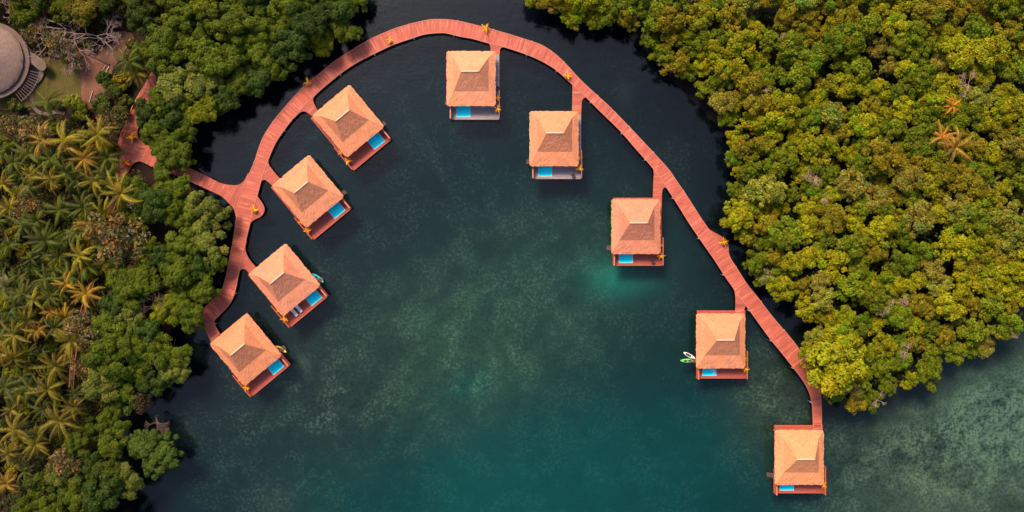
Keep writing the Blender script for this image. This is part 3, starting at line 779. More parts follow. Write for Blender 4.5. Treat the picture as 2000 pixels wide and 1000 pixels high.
G = {'yellow-green': (0.225, 0.215, 0.005), 'olive': (0.195, 0.158, 0.008), 'mid green': (0.125, 0.150, 0.006), 'deep green': (0.060, 0.088, 0.008),
     'brownish': (0.190, 0.158, 0.020), 'pale green': (0.200, 0.200, 0.022)}
def darts(poly, rmin, rmax, existing, box, gap=0.86, tries=9000, inset=0.72, avoid=()):
    out = []; ex = list(existing); rr = random.Random(len(poly)*7+int(rmin*3))
    X = [(rr.uniform(box[0], box[2]), rr.uniform(box[1], box[3])) for _ in range(tries)]
    D = sdist([x for x, _ in X], [y for _, y in X], poly)
    for (x, y), d in zip(X, D):
        r = rr.uniform(rmin, rmax)
        if d < r*inset: continue
        if any((x-a)**2+(y-b)**2 < ((r+c)*gap)**2 for a, b, c in ex): continue
        if any((x-a)**2+(y-b)**2 < (c+r*.6)**2 for a, b, c in avoid): continue
        out.append((x, y, r)); ex.append((x, y, r))
    return out
def shore_row(poly, i0, i1, rmin, rmax, step=1.35, seed=3):
    """crowns strung along part of an outline, inside it"""
    rr = random.Random(seed); pts = dense(poly[i0:i1+1], 1.0) if False else None
    p = np.array(poly[i0:i1+1], float); seg = np.linalg.norm(np.diff(p, axis=0), axis=1); s_ = np.concatenate([[0], np.cumsum(seg)])
    out = []; q = 0.0
    while q < s_[-1]:
        r = rr.uniform(rmin, rmax); x, y = np.interp(q, s_, p[:, 0]), np.interp(q, s_, p[:, 1])
        best = None
        for a in np.linspace(0, 2*math.pi, 24, endpoint=False):
            c = (x+math.cos(a)*r*.85, y+math.sin(a)*r*.85); d = float(sdist(c[0], c[1], poly)[0])
            if best is None or d > best[0]: best = (d, c)
        c = best[1]
        if best[0] > r*.45 and not any((c[0]-a)**2+(c[1]-b)**2 < ((r+e)*.62)**2 for a, b, e in out): out.append((*c, r))
        q += r*step
    return out

# --- bare trees
def bare_mesh(seed, L=2.6, depth=5, spread=0.85, r0=0.075, name='branches'):
    rr = random.Random(seed); m = MB()
    def grow(p, d, l, r, k):
        q = p+d*l*.5+Vector((rr.uniform(-.1, .1), rr.uniform(-.1, .1), rr.uniform(-.05, .1)))*l; e = p+d*l
        m.tube([p, q, e], [r, r*.85, r*.7], 5, False)
        if k == 0: return
        for _ in range(rr.choice((2, 3))):
            nd = (d+Vector((rr.uniform(-1, 1), rr.uniform(-1, 1), rr.uniform(-.45, .55)))*spread).normalized()
            grow(e, nd, l*rr.uniform(.55, .85), r*.68, k-1)
    for _ in range(4):
        a = rr.uniform(0, 6.28); grow(Vector((0, 0, 0)), Vector((math.cos(a)*.8, math.sin(a)*.8, .55)).normalized(), L*rr.uniform(.5, .8), r0, depth)
    me = bpy.data.meshes.new(name); me.from_pydata([tuple(v) for v in m.v], [], m.f); me.update(); return me
def bare_tree(px_, py_, seed, sc, h, mat, label, group=None, squash=0.6):
    p = P(px_, py_, h); r = empty('bare_tree', (p.x, p.y, 0))
    b = link('branches', bare_mesh(seed), mat, r); b.location = (0, 0, h-1.0*sc); b.scale = (sc, sc, sc*squash)
    m = MB(); m.tube([(0, 0, -.3), (0.1, 0, h*.5), (0, 0, h-1.0*sc+.05)], [.2*sc+.05, .15*sc+.03, .13*sc], 7); m.build('trunk', mat, r)
    return tag(r, label, 'bare tree', group)

# ------------------------------------------------------------------ right mangrove forest
def right_zone(x, y):
    v = ('top' if y < 120 else 'upper' if y < 270 else 'middle' if y < 420 else 'lower' if y < 570 else 'southern')
    h = ('behind the shore' if x < 1430 + max(0, y-400)*.5 else 'west of centre' if x < 1600 else 'around the centre' if x < 1750 else 'east of centre' if x < 1890 else 'beside the right frame edge')
    return f'{v} part, {h}'
GAPS_R = [(1495,50,10),(1868,150,14),(1700,120,9),(1460,25,12),(1840,455,13),(1985,420,12),(1640,410,7),(1675,775,14),(1580,180,6)]
shoreR = [(1622,712,40),(1585,700,24),(1655,690,26)]
for (x, y, r) in shore_row(RIGHT, 1, 50, 15, 24, 1.2, 5):
    if (x-1622)**2+(y-712)**2 > 48**2: shoreR.append((x, y, r))
inR = darts(RIGHT, 16, 27, shoreR, (1030, -15, 2014, 800), 0.77, 16000, 0.8, GAPS_R)[:258]
def tone_right(x, y, r_):
    k = r_.random(); lf = math.sin(x*.013+1)+math.sin(y*.017+x*.006)
    if lf > 0.5: return ('yellow-green' if k < .5 else 'olive' if k < .7 else 'pale green' if k < .85 else 'mid green')
    if lf > -.5: return ('yellow-green' if k < .28 else 'olive' if k < .55 else 'mid green' if k < .93 else 'brownish')
    return ('mid green' if k < .42 else 'olive' if k < .72 else 'yellow-green' if k < .93 else 'brownish')
tr_ = random.Random(21)
ORD = ['first', 'second', 'third'] + [f'{n}th' for n in range(4, 90)]
for i in (21, 31, 41, 51, 61, 71): ORD[i-1] = f'{i}st'; ORD[i] = f'{i+1}nd'; ORD[i+1] = f'{i+2}rd'
cntR = 0
for n, (x, y, r) in enumerate(shoreR+inR):
    shore = n < len(shoreR); t = tone_right(x, y, tr_); sc = r*.106/2.6*1.18
    if n < 3: t = 'yellow-green'; lab = ('broad yellow-green mangrove crown bulging beside the last boardwalk bend', 'small yellow-green mangrove touching the west side of the broad crown by the last bend', 'yellow-green mangrove tucked behind the broad crown by the last bend')[n]
    elif shore: cntR += 1; lab = f'{t} mangrove at the water edge, {ORD[cntR-1]} along the right forest shore from the top'
    else: lab = f'{"large" if r > 23 else "small" if r < 19.5 else "middling"} {t} mangrove of the right forest, {right_zone(x, y)}'
    jit = tr_.uniform(.92, 1.30); g = tuple(c*jit for c in G[t])
    kinds = K_BROWN if (t == 'brownish' and tr_.random() < .2) else K_MANG
    place_tree('mangrove_tree', kinds, n*7+3, x, y, 4.6, sc*(1.08 if kinds is K_BROWN else 1), g, lab, 'mangrove tree', 'mangroves of the right forest', tr_.uniform(-.4, .3) if shore else tr_.uniform(.0, 1.9))
for j, (x, y, sc, lab) in enumerate([(1485,182,.75,'pale bare tree poking out behind the northern bay of the right forest'),(1598,338,.6,'small pale bare tree inside the right forest west of centre'),
    (1585,343,.55,'pale dead twigs beside another small bare tree in the right forest'),(1792,275,.55,'white bare twigs left of the orange palms in the right forest'),
    (1756,592,.6,'grey bare twigs in the lower right forest above the pale crowns'),(1775,690,.6,'bare pale branch near the southern shore of the right forest'),
    (1972,645,.65,'pale bare tree at the south east corner of the right forest'),(1648,770,.9,'dark bare tree in the gap by the southern tip of the right forest'),
    (1715,782,.5,'whitish bare branch at the southern tip of the right forest'),(1520,75,.5,'pinkish bare twigs near the top left of the right forest'),
    (1620,395,.5,'bare pinkish tree at the middle left of the right forest'),(1895,165,.8,'long pale bare branches by the dark gap in the upper right forest'),
    (1725,600,.5,'twisted bare pale twigs left of the grey bare twigs'),(1500,540,.4,'tiny bare twigs on the forest shore behind the lookout')]):
    bare_tree(x, y, 40+j, sc*.85, 7.7, M['darkbare'] if 'dark' in lab.split()[0] else M['bare'], lab, 'bare trees of the right forest')
def palm(px_, py_, i, sc, tone, lab, group, h=7.5, name='palm_tree'):
    p = P(px_, py_, h*sc); r = empty(name, (p.x, p.y, 0.3), rnd.uniform(0, 6.28)); r.scale = (sc, sc, sc*h/7.5)
    c, t = K_PALM[i % len(K_PALM)]; link('trunk', t, None, r); o = link('crown', c, None, r)
    tl_ = Matrix.Translation((0, 0, 7.5)) @ Matrix.Rotation(rnd.gauss(0, .26), 4, 'X') @ Matrix.Rotation(rnd.gauss(0, .26), 4, 'Y') @ Matrix.Translation((0, 0, -7.5))
    o.location, o.rotation_euler = tl_.to_translation(), tl_.to_euler(); o.color = (*tone, 1)
    return tag(r, lab, 'palm tree', group)
ORANGE = (0.46, 0.19, 0.015)
palm(1856, 208, 1, .62, ORANGE, 'small bright orange palm in the upper right forest', None, 12.5)
palm(1838, 268, 2, .8, (.36, .17, .03), 'orange palm at the left of the pair in the right forest', None, 9.6)
palm(1864, 288, 4, 1.0, (.30, .18, .025), 'large golden orange palm at the right of the pair in the right forest', None, 8.4)
palm(1928, 355, 3, .7, (.20, .17, .03), 'dull yellow palm among mangroves at the right edge of the right forest', None, 9.0)

# ------------------------------------------------------------------ left forest: broadleaf trees
tl = random.Random(33)
def tone_left(x, y):
    k = tl.random(); return 'mid green' if k < .58 else 'deep green' if k < .80 else 'pale green' if k < .90 else 'yellow-green'
rowB = shore_row(LEFT_B, 1, 19, 22, 32, 1.25, 8); rowB += [(288, 222, 25), (308, 264, 25), (330, 294, 25), (318, 330, 17)]; inB = darts(LEFT_B, 22, 34, rowB, (250, -40, 720, 330), .72, 5000, .62, [(256, 262, 18)])
rowC = shore_row(LEFT_C, 0, 20, 22, 32, 1.25, 9); inC = darts(LEFT_C, 22, 34, rowC, (160, 320, 460, 800), .72, 5000, .62, [(310, 460, 22), (290, 590, 12), (228, 360, 16)])
inD = darts(LEFT_D, 22, 34, [], (30, 790, 275, 1060), .72, 4000, .55)
ISO = [(282, 868, 24), (318, 862, 20), (322, 890, 25), (298, 908, 22)]
n = 0
for grp, lst, rows in (('north of the approach deck', rowB+inB, len(rowB)), ('south of the approach deck', rowC+inC, len(rowC)), ('in the lower left corner', inD, 0)):
    for q, (x, y, r) in enumerate(lst):
        t = tone_left(x, y); sc = r*.1055/3.9*1.12; size = 'large' if r > 30 else 'small' if r < 25 else 'middling'
        if q < rows: lab = f'{t} leafy tree {grp}, {ORD[q]} down the water edge'
        else:
            pos = 'high' if y < (110 if 'north' in grp else 470 if 'south' in grp else 880) else 'low' if y > (200 if 'north' in grp else 620 if 'south' in grp else 950) else 'midway'
            side = 'inland side' if x < (400 if 'north' in grp else 300 if 'south' in grp else 150) else 'water side'
            lab = f'{t} {size} leafy tree {grp}, {pos} on the {side}'
        j = tl.uniform(.8, 1.12); vignette = .52 if 'corner' in grp else .68  # leaf colours darkened, most in the corner, to imitate vignetting
        gg = tuple(c*j*vignette for c in (G[t][0]*1.02, G[t][1]*1.14, G[t][2]*1.5))
        place_tree('leafy_tree', K_BROAD, n*5+q, x, y, 6.0, sc, gg, lab, 'tree', 'leafy trees of the left forest', tl.uniform(-.6, .4) if q < rows else tl.uniform(0, 1.8)); n += 1
for q, (x, y, r) in enumerate(ISO):
    place_tree('leafy_tree', K_BROAD, q*3+1, x, y, 6.0, r*.1055/3.9*1.15, (.062, .098, .012), f'green tree of the isolated clump standing in water, {("leftmost", "topmost", "rightmost", "bottommost")[q]} of four', 'tree', 'isolated clump of trees', -.5)
# brownish feathery trees and undergrowth
BR = [(228,462,44,'brown feathery tree between palms and leafy trees south of the approach deck'),(255,490,30,'brown feathery tree at the lower side of the large brown one'),
 (208,245,30,'grey-brown feathery tree left of the landing deck'),(222,228,26,'olive feathery tree just left of the landing deck'),(160,640,34,'brown feathery tree beside the forest walk'),
 (175,715,30,'grey-brown feathery tree below the forest walk bend'),(72,58,26,'brown feathery tree between the round roof and the dead tree'),(112,88,26,'pinkish brown feathery tree above the lawn'),
 (278,780,26,'dark brown feathery tree at the shore above the isolated clump'),(140,115,18,'yellowish feathery bush at the edge of the dirt clearing'),(70,260,34,'olive brown feathery tree below the footpath'),
 (30,250,30,'brown feathery tree at the left edge below the lawn'),(60,400,30,'orange-brown feathery tree amid the palms'),(268,356,20,'grey-green feathery tree below the landing deck end'),
 (128,905,30,'golden brown tree in front of the lower left leafy trees')]
for q, (x, y, r, lab) in enumerate(BR):
    g = (.20, .135, .050) if 'brown' in lab else (.12, .105, .03)
    if 'yellowish' in lab: g = (.24, .18, .03)
    if 'dark' in lab: g = (.07, .045, .025)
    place_tree('feathery_tree', K_BROWN, q, x, y, 4.6, r*.106/2.9*1.05, tuple(c*.85 for c in g), lab, 'tree', None, rnd.uniform(0, 1.5) if r > 20 else 0)
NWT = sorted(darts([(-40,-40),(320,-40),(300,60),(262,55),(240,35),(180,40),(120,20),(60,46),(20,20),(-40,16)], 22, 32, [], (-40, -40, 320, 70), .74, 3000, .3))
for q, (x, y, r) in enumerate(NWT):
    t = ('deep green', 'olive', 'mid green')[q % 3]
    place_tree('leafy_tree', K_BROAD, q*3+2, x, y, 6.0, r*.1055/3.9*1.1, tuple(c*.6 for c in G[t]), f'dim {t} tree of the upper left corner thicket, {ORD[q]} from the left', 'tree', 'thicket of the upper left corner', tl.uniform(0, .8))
SHR = darts([(-30,215),(60,235),(140,225),(215,130),(262,110),(285,150),(235,240),(215,360),(180,545),(140,650),(130,760),(60,900),(-30,960)], 12, 20, [(128,275,10),(193,262,10)], (-30, 100, 300, 960), 1.25, 2600, .4)
for q, (x, y, r) in enumerate(SHR):
    t = ('mid green', 'yellow-green', 'olive', 'deep green')[q % 4]
    where = 'beside the dirt clearing' if y < 200 else 'around the footpath end' if y < 300 else 'under the upper palms' if y < 480 else 'under the middle palms' if y < 680 else 'under the lower palms'
    place_tree('shrub', K_BUSH, q, x, y, 1.5, r*.109/1.7, tuple(c*.8 for c in G[t]), f'{t} low shrub {where}, {"near the left edge" if x < 70 else "midway inland" if x < 160 else "toward the water"}', 'shrub', 'shrubs of the palm grove', .4)
SUNNY = [(236,152,12,'low dark bush right of the pale log on the clearing'),(228,176,14,'dark bush between the dirt clearing and the landing deck'),(250,196,13,'dark bush by the top of the landing deck rail'),(205,196,13,'low bush at the lower right rim of the dirt clearing'),(132,108,10,'small bush where the black hose starts'),(262,92,13,'bush at the top right rim of the dirt clearing'),(176,90,10,'low bush under the large tangled dead tree'),(240,215,15,'bush left of the landing deck rail near the feathery trees'),(112,206,9,'small bush between lawn palm and footpath'),(34,205,13,'bush on the lower edge of the lawn near the frame edge'),
 (144,200,15,'bright yellow-green bush on the corner of the lawn')]
for x, y, r, lab in SUNNY: place_tree('shrub', K_BUSH, int(x), x, y, 1.5, r*.109/1.7, (.22, .22, .02) if 'bright' in lab else (.07, .085, .012), lab, 'shrub', None, .5)

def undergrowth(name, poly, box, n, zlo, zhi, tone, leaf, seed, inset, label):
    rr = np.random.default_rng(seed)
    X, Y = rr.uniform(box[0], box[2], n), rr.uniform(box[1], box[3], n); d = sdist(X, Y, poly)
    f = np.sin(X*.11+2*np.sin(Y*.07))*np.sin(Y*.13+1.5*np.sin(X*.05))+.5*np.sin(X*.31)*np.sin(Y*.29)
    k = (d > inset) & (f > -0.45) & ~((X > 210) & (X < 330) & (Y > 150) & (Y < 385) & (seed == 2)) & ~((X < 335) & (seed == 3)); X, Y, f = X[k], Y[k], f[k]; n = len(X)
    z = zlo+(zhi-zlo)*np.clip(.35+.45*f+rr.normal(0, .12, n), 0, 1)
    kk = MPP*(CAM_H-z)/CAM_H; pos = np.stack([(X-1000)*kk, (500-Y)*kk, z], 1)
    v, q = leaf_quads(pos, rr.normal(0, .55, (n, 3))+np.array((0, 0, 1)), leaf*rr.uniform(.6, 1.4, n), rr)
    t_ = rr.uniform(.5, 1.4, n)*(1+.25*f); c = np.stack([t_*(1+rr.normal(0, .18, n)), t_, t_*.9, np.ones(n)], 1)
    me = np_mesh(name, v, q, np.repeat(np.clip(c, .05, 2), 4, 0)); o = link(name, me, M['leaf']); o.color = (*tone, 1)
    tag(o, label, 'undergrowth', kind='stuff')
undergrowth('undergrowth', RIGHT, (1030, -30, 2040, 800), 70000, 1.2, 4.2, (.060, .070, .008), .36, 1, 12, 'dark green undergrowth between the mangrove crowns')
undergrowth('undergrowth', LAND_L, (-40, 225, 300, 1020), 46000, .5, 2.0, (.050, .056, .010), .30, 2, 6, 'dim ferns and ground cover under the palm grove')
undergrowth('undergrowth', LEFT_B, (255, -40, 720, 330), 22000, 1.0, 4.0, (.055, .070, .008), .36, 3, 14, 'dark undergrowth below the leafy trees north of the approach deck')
undergrowth('undergrowth', [(-40, -40), (330, -40), (300, 60), (232, 45), (190, 90), (120, 112), (60, 100), (30, 60), (-40, 40)], (-40, -40, 330, 115), 9000, .6, 2.6, (.060, .055, .012), .30, 4, 2, 'scrubby undergrowth round the dead tree')

# palms
PALMS = [(128,275),(193,262),(100,312),(28,318),(60,340),(132,338),(185,355),(60,365),(238,378),(118,410),(20,405),(45,440),(90,470),(150,455),(178,440),(20,480),
 (62,505),(118,500),(158,500),(35,545),(90,545),(140,540),(200,520),(65,585),(120,575),(30,600),(170,575),(132,555),(75,645),(30,655),(140,665),(28,700),(92,735),(110,715),(60,760),(118,822),
 (70,868),(20,885),(75,850),(15,945),(150,770),(8,360),(10,560),(25,800),(45,735),(100,610),(165,405),(95,200),(268,145),(252,120),(310,88),(212,310),(10,640),(165,310),(85,275),(80,690),(12,755),(50,920),(130,620),(45,380),(100,350),(150,350),(205,415),(75,430),(135,470),(0,430),(48,575),(100,580),(105,530),(180,495),(55,625),(5,690),(60,690),(110,640),(95,760),(40,770),(85,800),(30,840),(145,795),(210,345),(160,275),(60,300),(0,300),(185,440),(170,520)]
pr = random.Random(4)
for q, (x, y) in enumerate(PALMS):
    big = pr.uniform(.62, 1.06); k = pr.random()
    tn_ = 'golden green' if k < .38 else 'green' if k < .91 else 'yellowed'
    g = {'golden green': (.185, .150, .009), 'green': (.066, .082, .006), 'yellowed': (.27, .16, .016)}[tn_]
    f = .95 if y < 600 else .70
    if (x, y) in ((118,822), (128,275), (193,262), (238,378), (110,715), (140,665)): big = 1.15
    where = 'by the lawn' if y < 230 else 'in the top rows of the palm grove' if y < 350 else 'in the upper palm grove' if y < 450 else 'in the middle palm grove' if y < 560 else 'in the lower palm grove' if y < 700 else 'in the bottom palm grove'
    side = 'at the left frame edge' if x < 40 else 'left of centre' if x < 85 else 'right of centre' if x < 135 else 'toward the forest walk'
    palm(x, y, q*5+1, big, tuple(c*f for c in g), f'{tn_} {"broad" if big > .95 else "small" if big < .8 else "middling"} palm {where}, {side}', 'palms of the left grove', 7.0+pr.uniform(-1.2, 1.2))
for j, (x, y, sc, h, lab, mt) in enumerate([(160,62,1.7,5.0,'large tangled dead tree left of the dirt clearing','greybare'),(120,52,1.5,5.0,'grey dead tree beside the large tangled one','greybare'),(85,85,1.1,6.0,'forked pale dead tree by the round roof','greybare'),
    (190,72,1.2,4.0,'grey dead tree right of the large tangled one','greybare'),(140,80,1.3,3.6,'low grey dead tree below the large tangled one','greybare'),(296,600,.8,6.8,'bare branches in a gap of the leafy trees','darkbare'),(300,815,1.0,4.0,'reddish bare tree leaning over the water above the isolated clump','darkbare'),(362,455,.8,5.5,'bare branches by the dark gap south of the approach deck','darkbare'),
    (265,400,.55,7.5,'pale twigs among leafy trees just south of the landing deck','bare'),(215,540,.5,7.0,'pale twigs beside the forest walk','bare'),(40,5,.9,6.5,'pinkish bare tree at the top left frame edge','bare')]):
    bare_tree(x, y, 80+j, sc, h, M[mt], lab, None, .5)

# ------------------------------------------------------------------ round house at the left edge
hc = P(-22, 117, 4.0); house = empty('round_house', (hc.x, hc.y, 0))
tag(house, 'round house with broad grey-brown thatched roof and wooden terrace at the left frame edge', 'house')
def round_roof(R, z0, zt, parent, name='roof'):
    n, m_ = 72, 14; V, F, UV = [], [], []; rr = np.random.default_rng(9)
    prof = [(R*(1-(k/m_)**1.15), z0+(zt-z0)*(k/m_)**0.9) for k in range(m_)]+[(0.15, zt)]
    prof = [(R-.25, z0-.4)]+prof
    for k, (r, z) in enumerate(prof):
        for i in range(n):
            a = 2*math.pi*i/n; q = r+(rr.normal(0, .03) if k < 2 else 0); V.append((q*math.cos(a), q*math.sin(a), z+rr.normal(0, .015))); UV.append((a*R, R-r))
    for k in range(len(prof)-1):
        for i in range(n): i2 = (i+1) % n; F.append((k*n+i, k*n+i2, (k+1)*n+i2, (k+1)*n+i))
    F.append(tuple((len(prof)-1)*n+i for i in range(n))); F.append(tuple(range(n))[::-1])
    me = bpy.data.meshes.new(name); me.from_pydata(V, [], F); me.update(); uv = me.uv_layers.new(name='UVMap')
    for l in me.loops: uv.data[l.index].uv = UV[l.vertex_index]
    return link(name, me, M['greythatch'], parent)
round_roof(7.25, 4.0, 7.9, house)
m = MB(); m.lathe([(8.1, 3.1), (8.15, 3.35), (6.6, 3.66), (6.6, 3.3)], (0, 0, 0), 64, False); m.build('eave_ring', mat_simple('old_eave', (.13, .085, .07), .9), house)
m = MB(); m.lathe([(5.4, 0.3), (5.4, 3.9)], (0, 0, 0), 40); m.build('wall', M['bark'], house)
M['oldwood2'] = mat_simple('old_beam', (0.155, 0.10, 0.082), 0.85)
M['oldwood'] = mat_planks('old_grey_wood', (0.17, 0.105, 0.085), 0.35, .4, (.3, .2, .17), .2)
q = [P(x, y, 1.1)-hc for x, y in smooth_poly([(15,100),(48,95),(66,108),(82,122),(86,140),(78,158),(60,172),(40,176),(18,174)], 4)]
m = MB(); m.prism([(v.x, v.y) for v in q], .7, 1.1); m.build('terrace', M['oldwood'], house, uvdir=math.radians(-50))
q = [P(x, y, 3.0)-hc for x, y in smooth_poly([(40,92),(58,100),(74,110),(86,119),(90,131),(82,138),(68,130),(54,112)], 4)]
m = MB(); m.prism([(v.x, v.y) for v in q], 2.82, 2.95); m.build('awning', mat_ground('awning_thatch', (.13, .085, .07), (.19, .125, .10), 1.2), house)
for k in range(12):
    a = math.radians(-54+k*3.6); m = MB(); m.tube([(7.0*math.cos(a), 7.0*math.sin(a), 2.95), (10.6*math.cos(a), 10.6*math.sin(a), 2.75)], .06, 6); m.build('pergola_beam', M['oldwood2'], house)
m = MB(); m.tube([(10.3*math.cos(math.radians(a)), 10.3*math.sin(math.radians(a)), 2.68) for a in range(-54, 44, 6)], .10, 6); m.build('pergola_rail', M['oldwood2'], house)
for a in (-50, -6, 38):
    m = MB(); m.tube([(10.3*math.cos(math.radians(a)), 10.3*math.sin(math.radians(a)), .4), (10.3*math.cos(math.radians(a)), 10.3*math.sin(math.radians(a)), 2.7)], .1, 6); m.build('pergola_post', M['oldwood2'], house)
p = P(52, 126, 1.1); sofa = empty('sofa', p, .3); tag(sofa, 'dark red sofa on the terrace of the round house', 'sofa')
m = MB(); m.box(-.5, .5, -1.1, 1.1, .0, .42); m.build('seat', M['redcloth'], sofa); m = MB(); m.box(-.72, -.502, -1.1, 1.1, .0, .85); m.build('backrest', M['redcloth'], sofa)
hc2 = P(-2, 550, 3.0); hut = empty('round_hut', (hc2.x, hc2.y, 0)); tag(hut, 'small round thatched hut at the left frame edge amid the palms', 'hut')
round_roof(1.9, 2.6, 3.9, hut); m = MB(); m.lathe([(1.4, .3), (1.4, 2.5)], (0, 0, 0), 24); m.build('wall', M['bark'], hut)
for j, (a, b, rad, lab) in enumerate([((254,76),(243,100),.13,'long pale pole lying at the top of the dirt clearing'),((213,130),(201,152),.11,'pale log lying at the right side of the dirt clearing'),
    ((219,152),(214,163),.17,'short whitish log at the right rim of the dirt clearing'),((181,177),(174,200),.09,'thin pale pole lying at the bottom of the dirt clearing'),((206,128),(199,140),.08,'short thin stick beside the pale log on the clearing')]):
    A, B = P(*a, .72), P(*b, .72); m = MB(); mid = A.lerp(B, .5); m.tube([A-mid, (B-A)*.1+Vector((0.04, .03, .02)), B-mid], [rad, rad*.9, rad*.7], 7)
    o = m.build('log', M['log']); o.location = mid; tag(o, lab, 'log')
m = MB(); pts = [P(x, y, .68) for x, y in smooth_poly([(143,112),(152,115),(165,109),(178,109),(192,116),(205,122),(214,126)], 4, False)]; c0 = pts[0].copy()
m.tube([q-c0 for q in pts], .16, 6); o = m.build('drain_hose', M['darkpot']); o.location = c0; tag(o, 'black hose winding across the dirt clearing', 'hose')

# ------------------------------------------------------------------ potted golden palms
GLEAF = M['frond']
for me in GOLD: me.materials.append(GLEAF)
mpot = MB(); mpot.lathe([(.20, 0), (.30, .42), (.33, .5), (.29, .5), (.27, .44)], (0, 0, 0), 16); POT = None
def potted(p, i, sc, lab, tone=(.62, .33, .006), group='potted golden palms'):
    global POT
    r = empty('potted_palm', p, rnd.uniform(0, 6.28)); r.scale = (sc*1.2,)*3
    if POT is None: o = mpot.build('pot', M['pot'], r, True); POT = o.data
    else: link('pot', POT, None, r)
    o = link('leaves', GOLD[i % 4], None, r); o.color = (*tone, 1)
    return tag(r, lab, 'potted plant', group)
for i, (x, y, sc, lab) in enumerate([(602,161,1.25,'golden potted palm on the outer edge of the boardwalk left curve'),(761,79,1.0,'golden potted palm on the boardwalk top left of the arc'),(949,56,1.25,'golden potted palm on the outer edge at the top of the boardwalk'),
    (1109,148,1.15,'golden potted palm on the inner edge before the second grey villa'),(497,410,1.2,'golden potted palm on the lookout at the left boardwalk'),(1413,473,1.2,'golden potted palm on the lookout at the right boardwalk'),
    (259,268,1.4,'golden potted palm at the upper round hole of the landing deck'),(247,318,1.4,'orange potted palm at the lower round hole of the landing deck')]):
    potted(P(x, y, DZ+.6)-Vector((0, 0, .6)), i, sc, lab, (.55, .20, .01) if 'orange' in lab else (.62, .33, .006))
VN = {1: 'lower left end villa', 2: 'villa with the two loungers', 3: 'villa opposite the approach deck', 4: 'topmost tilted villa', 5: 'upper grey terrace villa', 6: 'lower grey terrace villa',
      7: 'villa with the bright shallow water', 8: 'villa with the green kayak', 9: 'far lower right villa'}
for k in VIL:
    for q, (x, y, sc) in enumerate(((5.02, 2.0, 1.05), (5.02, 4.35, .8))):
        if k == 9 and q == 1: tone = (.20, .26, .02)
        else: tone = (.62, .33, .006)
        col = 'green' if tone[0] < .3 else 'golden'
        potted(at_villa(k, 4.75, y, 1.45), k+q, sc, f'{"outer" if q == 0 else "inner"} {col} potted palm by the side wall of the {VN[k]}', tone)

# ------------------------------------------------------------------ loungers, pots, boats
def lounger(p, rz, lab):
    r = empty('sun_lounger', p, rz); tag(r, lab, 'sun lounger', 'loungers on the terrace')
    m = MB(); m.box(-.36, .36, -.95, .95, .24, .30)
    m.build('frame', M['edge'], r)
    for x in (-.3, .3):
        for y in (-.85, .85): m = MB(); m.box(x-.04, x+.04, y-.04, y+.04, 0, .238); m.build('leg', M['edge'], r)
    m = MB(); m.box(-.33, .33, -.93, .35, .302, .40); m.build('mattress', M['cushion'], r)
    m = MB(); m.box(-.33, .33, 0, .66, 0, .10, Matrix.Translation((0, .36, .31)) @ Matrix.Rotation(math.radians(35), 4, 'X')); m.build('backrest', M['cushion'], r)
lounger(at_villa(2, 2.55, 1.78, 1.003), AX, 'white sun lounger on the terrace of the loungers villa, nearer the entry wall')
lounger(at_villa(2, 1.30, 1.78, 1.003), AX, 'white sun lounger on the terrace of the loungers villa, nearer the pool')
m = MB(); m.lathe([(.22, 0), (.36, .30), (.40, .62), (.33, .66), (.28, .60), (.1, .5)], (0, 0, 0), 20); U = None
for k, x, y, lab in ((6, 3.45, .62, 'dark round pot on the grey terrace nearest its entry wall'), (7, 3.2, .75, 'dark round pot on the red terrace of the bright shallow villa'), (5, 4.78, 6.6, 'dark round pot on the side walk of the upper grey terrace villa')):
    if U is None: o = m.build('planter', M['darkpot'], None, True); U = o.data
    else: o = link('planter', U)
    o.location = at_villa(k, x, y, 1.003); tag(o, lab, 'planter', 'dark planters')
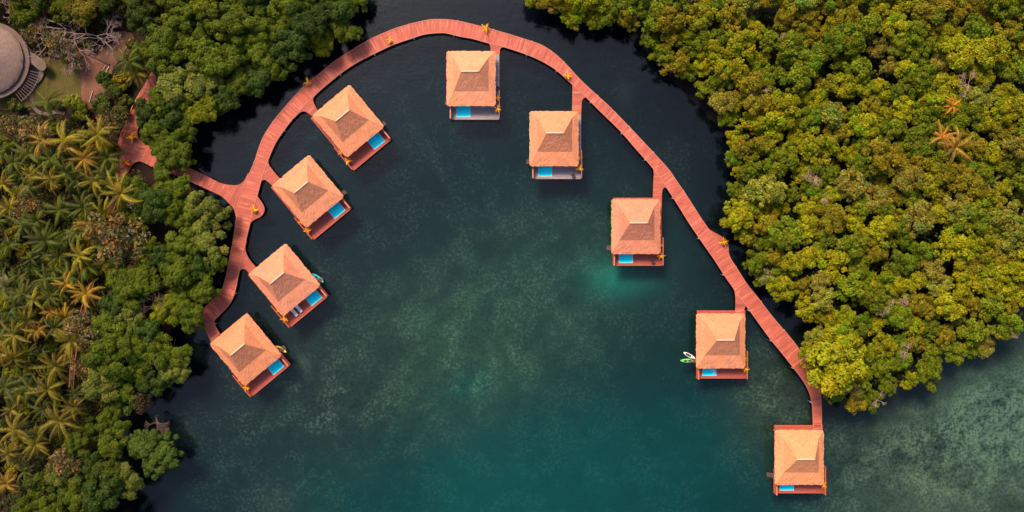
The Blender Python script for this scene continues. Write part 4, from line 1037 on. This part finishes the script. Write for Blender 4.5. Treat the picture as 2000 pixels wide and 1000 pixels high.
def hull_mesh(L, Wd, H, mat, name, parent, flat=False):
    n = 22; V, F = [], []; ring = 12
    for i in range(n+1):
        t = i/n*2-1; w = Wd/2*max(0.02, (1-abs(t)**2.4))**.75; zr = 0.16*H*abs(t)**3*4
        for k in range(ring):
            a = 2*math.pi*k/ring; ca, sa_ = math.cos(a), math.sin(a)
            V.append((t*L/2, w*math.copysign(abs(ca)**.7, ca), H*.5+zr+(H*.5)*math.copysign(abs(sa_)**(.5 if sa_ > 0 else .8), sa_)*(.9 if abs(t) < .97 else .5)))
    for i in range(n):
        for k in range(ring): k2 = (k+1) % ring; F.append((i*ring+k, (i+1)*ring+k, (i+1)*ring+k2, i*ring+k2))
    F.append(tuple(range(ring))); F.append(tuple(n*ring+k for k in range(ring))[::-1])
    me = bpy.data.meshes.new(name); me.from_pydata(V, [], F); me.update(); me.polygons.foreach_set('use_smooth', [True]*len(F)); return link(name, me, mat, parent)
def kayak(p, rz, mat, lab, L=2.9):
    r = empty('kayak', p, rz); tag(r, lab, 'kayak', 'kayaks beside the villas'); hull_mesh(L, .82, .34, mat, 'hull', r)
    for x in (-.35, .55):
        m = MB(); m.lathe([(.0, .0), (.24, .02), (.27, .06), (.2, .07)], (0, 0, 0), 16)
        o = m.build('seat_well', M['darkpad'], r); o.location = (x, 0, .33); o.scale = (1.25, .8, 1)
    m = MB(); m.tube([(-.9, -.32, .42), (.1, .05, .44), (1.0, .38, .42)], .022, 6); m.box(.9, 1.25, .30, .46, .41, .43); m.box(-1.15, -.8, -.42, -.26, .41, .43); m.build('paddle', M['darkpad'], r)
v = P(1342, 704.5, .2); v.z = -.12; kayak(v, math.radians(0), M['greenhull'], 'lime green kayak floating below the white paddleboard')
v = P(548, 682, .2); v.z = -.12; kayak(v, math.radians(-28), M['yellowhull'], 'yellow kayak half hidden under the eaves of the lower left end villa')
v = P(621, 543, .2); v.z = -.12; kayak(v, math.radians(-38), M['bluehull'], 'turquoise kayak half hidden under the eaves of the loungers villa', 3.1)
v = P(1346.5, 694.5, .1); v.z = -.06; r = empty('paddleboard', v, math.radians(-29)); tag(r, 'white paddleboard with dark deck pad floating by a villa', 'paddleboard')
hull_mesh(2.95, .78, .14, M['white'], 'board', r); m = MB(); m.tube([(-.95, 0, 0), (-.3, 0, .0), (.45, 0, .0)], [.16, .26, .2], 12); o = m.build('deck_pad', M['darkpad'], r); o.scale = (1, 1, .06); o.location = (-.05, 0, .145)
m = MB(); m.tube([(.42*math.cos(a), .42*math.sin(a), 0) for a in np.linspace(-1.9, 2.0, 16)], .07, 8); o = m.build('pool_noodle', M['white'])
o.location = at_villa(8, -1.85, 1.35, 1.0); tag(o, 'white curved foam noodle floating in the pool of the green kayak villa', 'pool noodle')
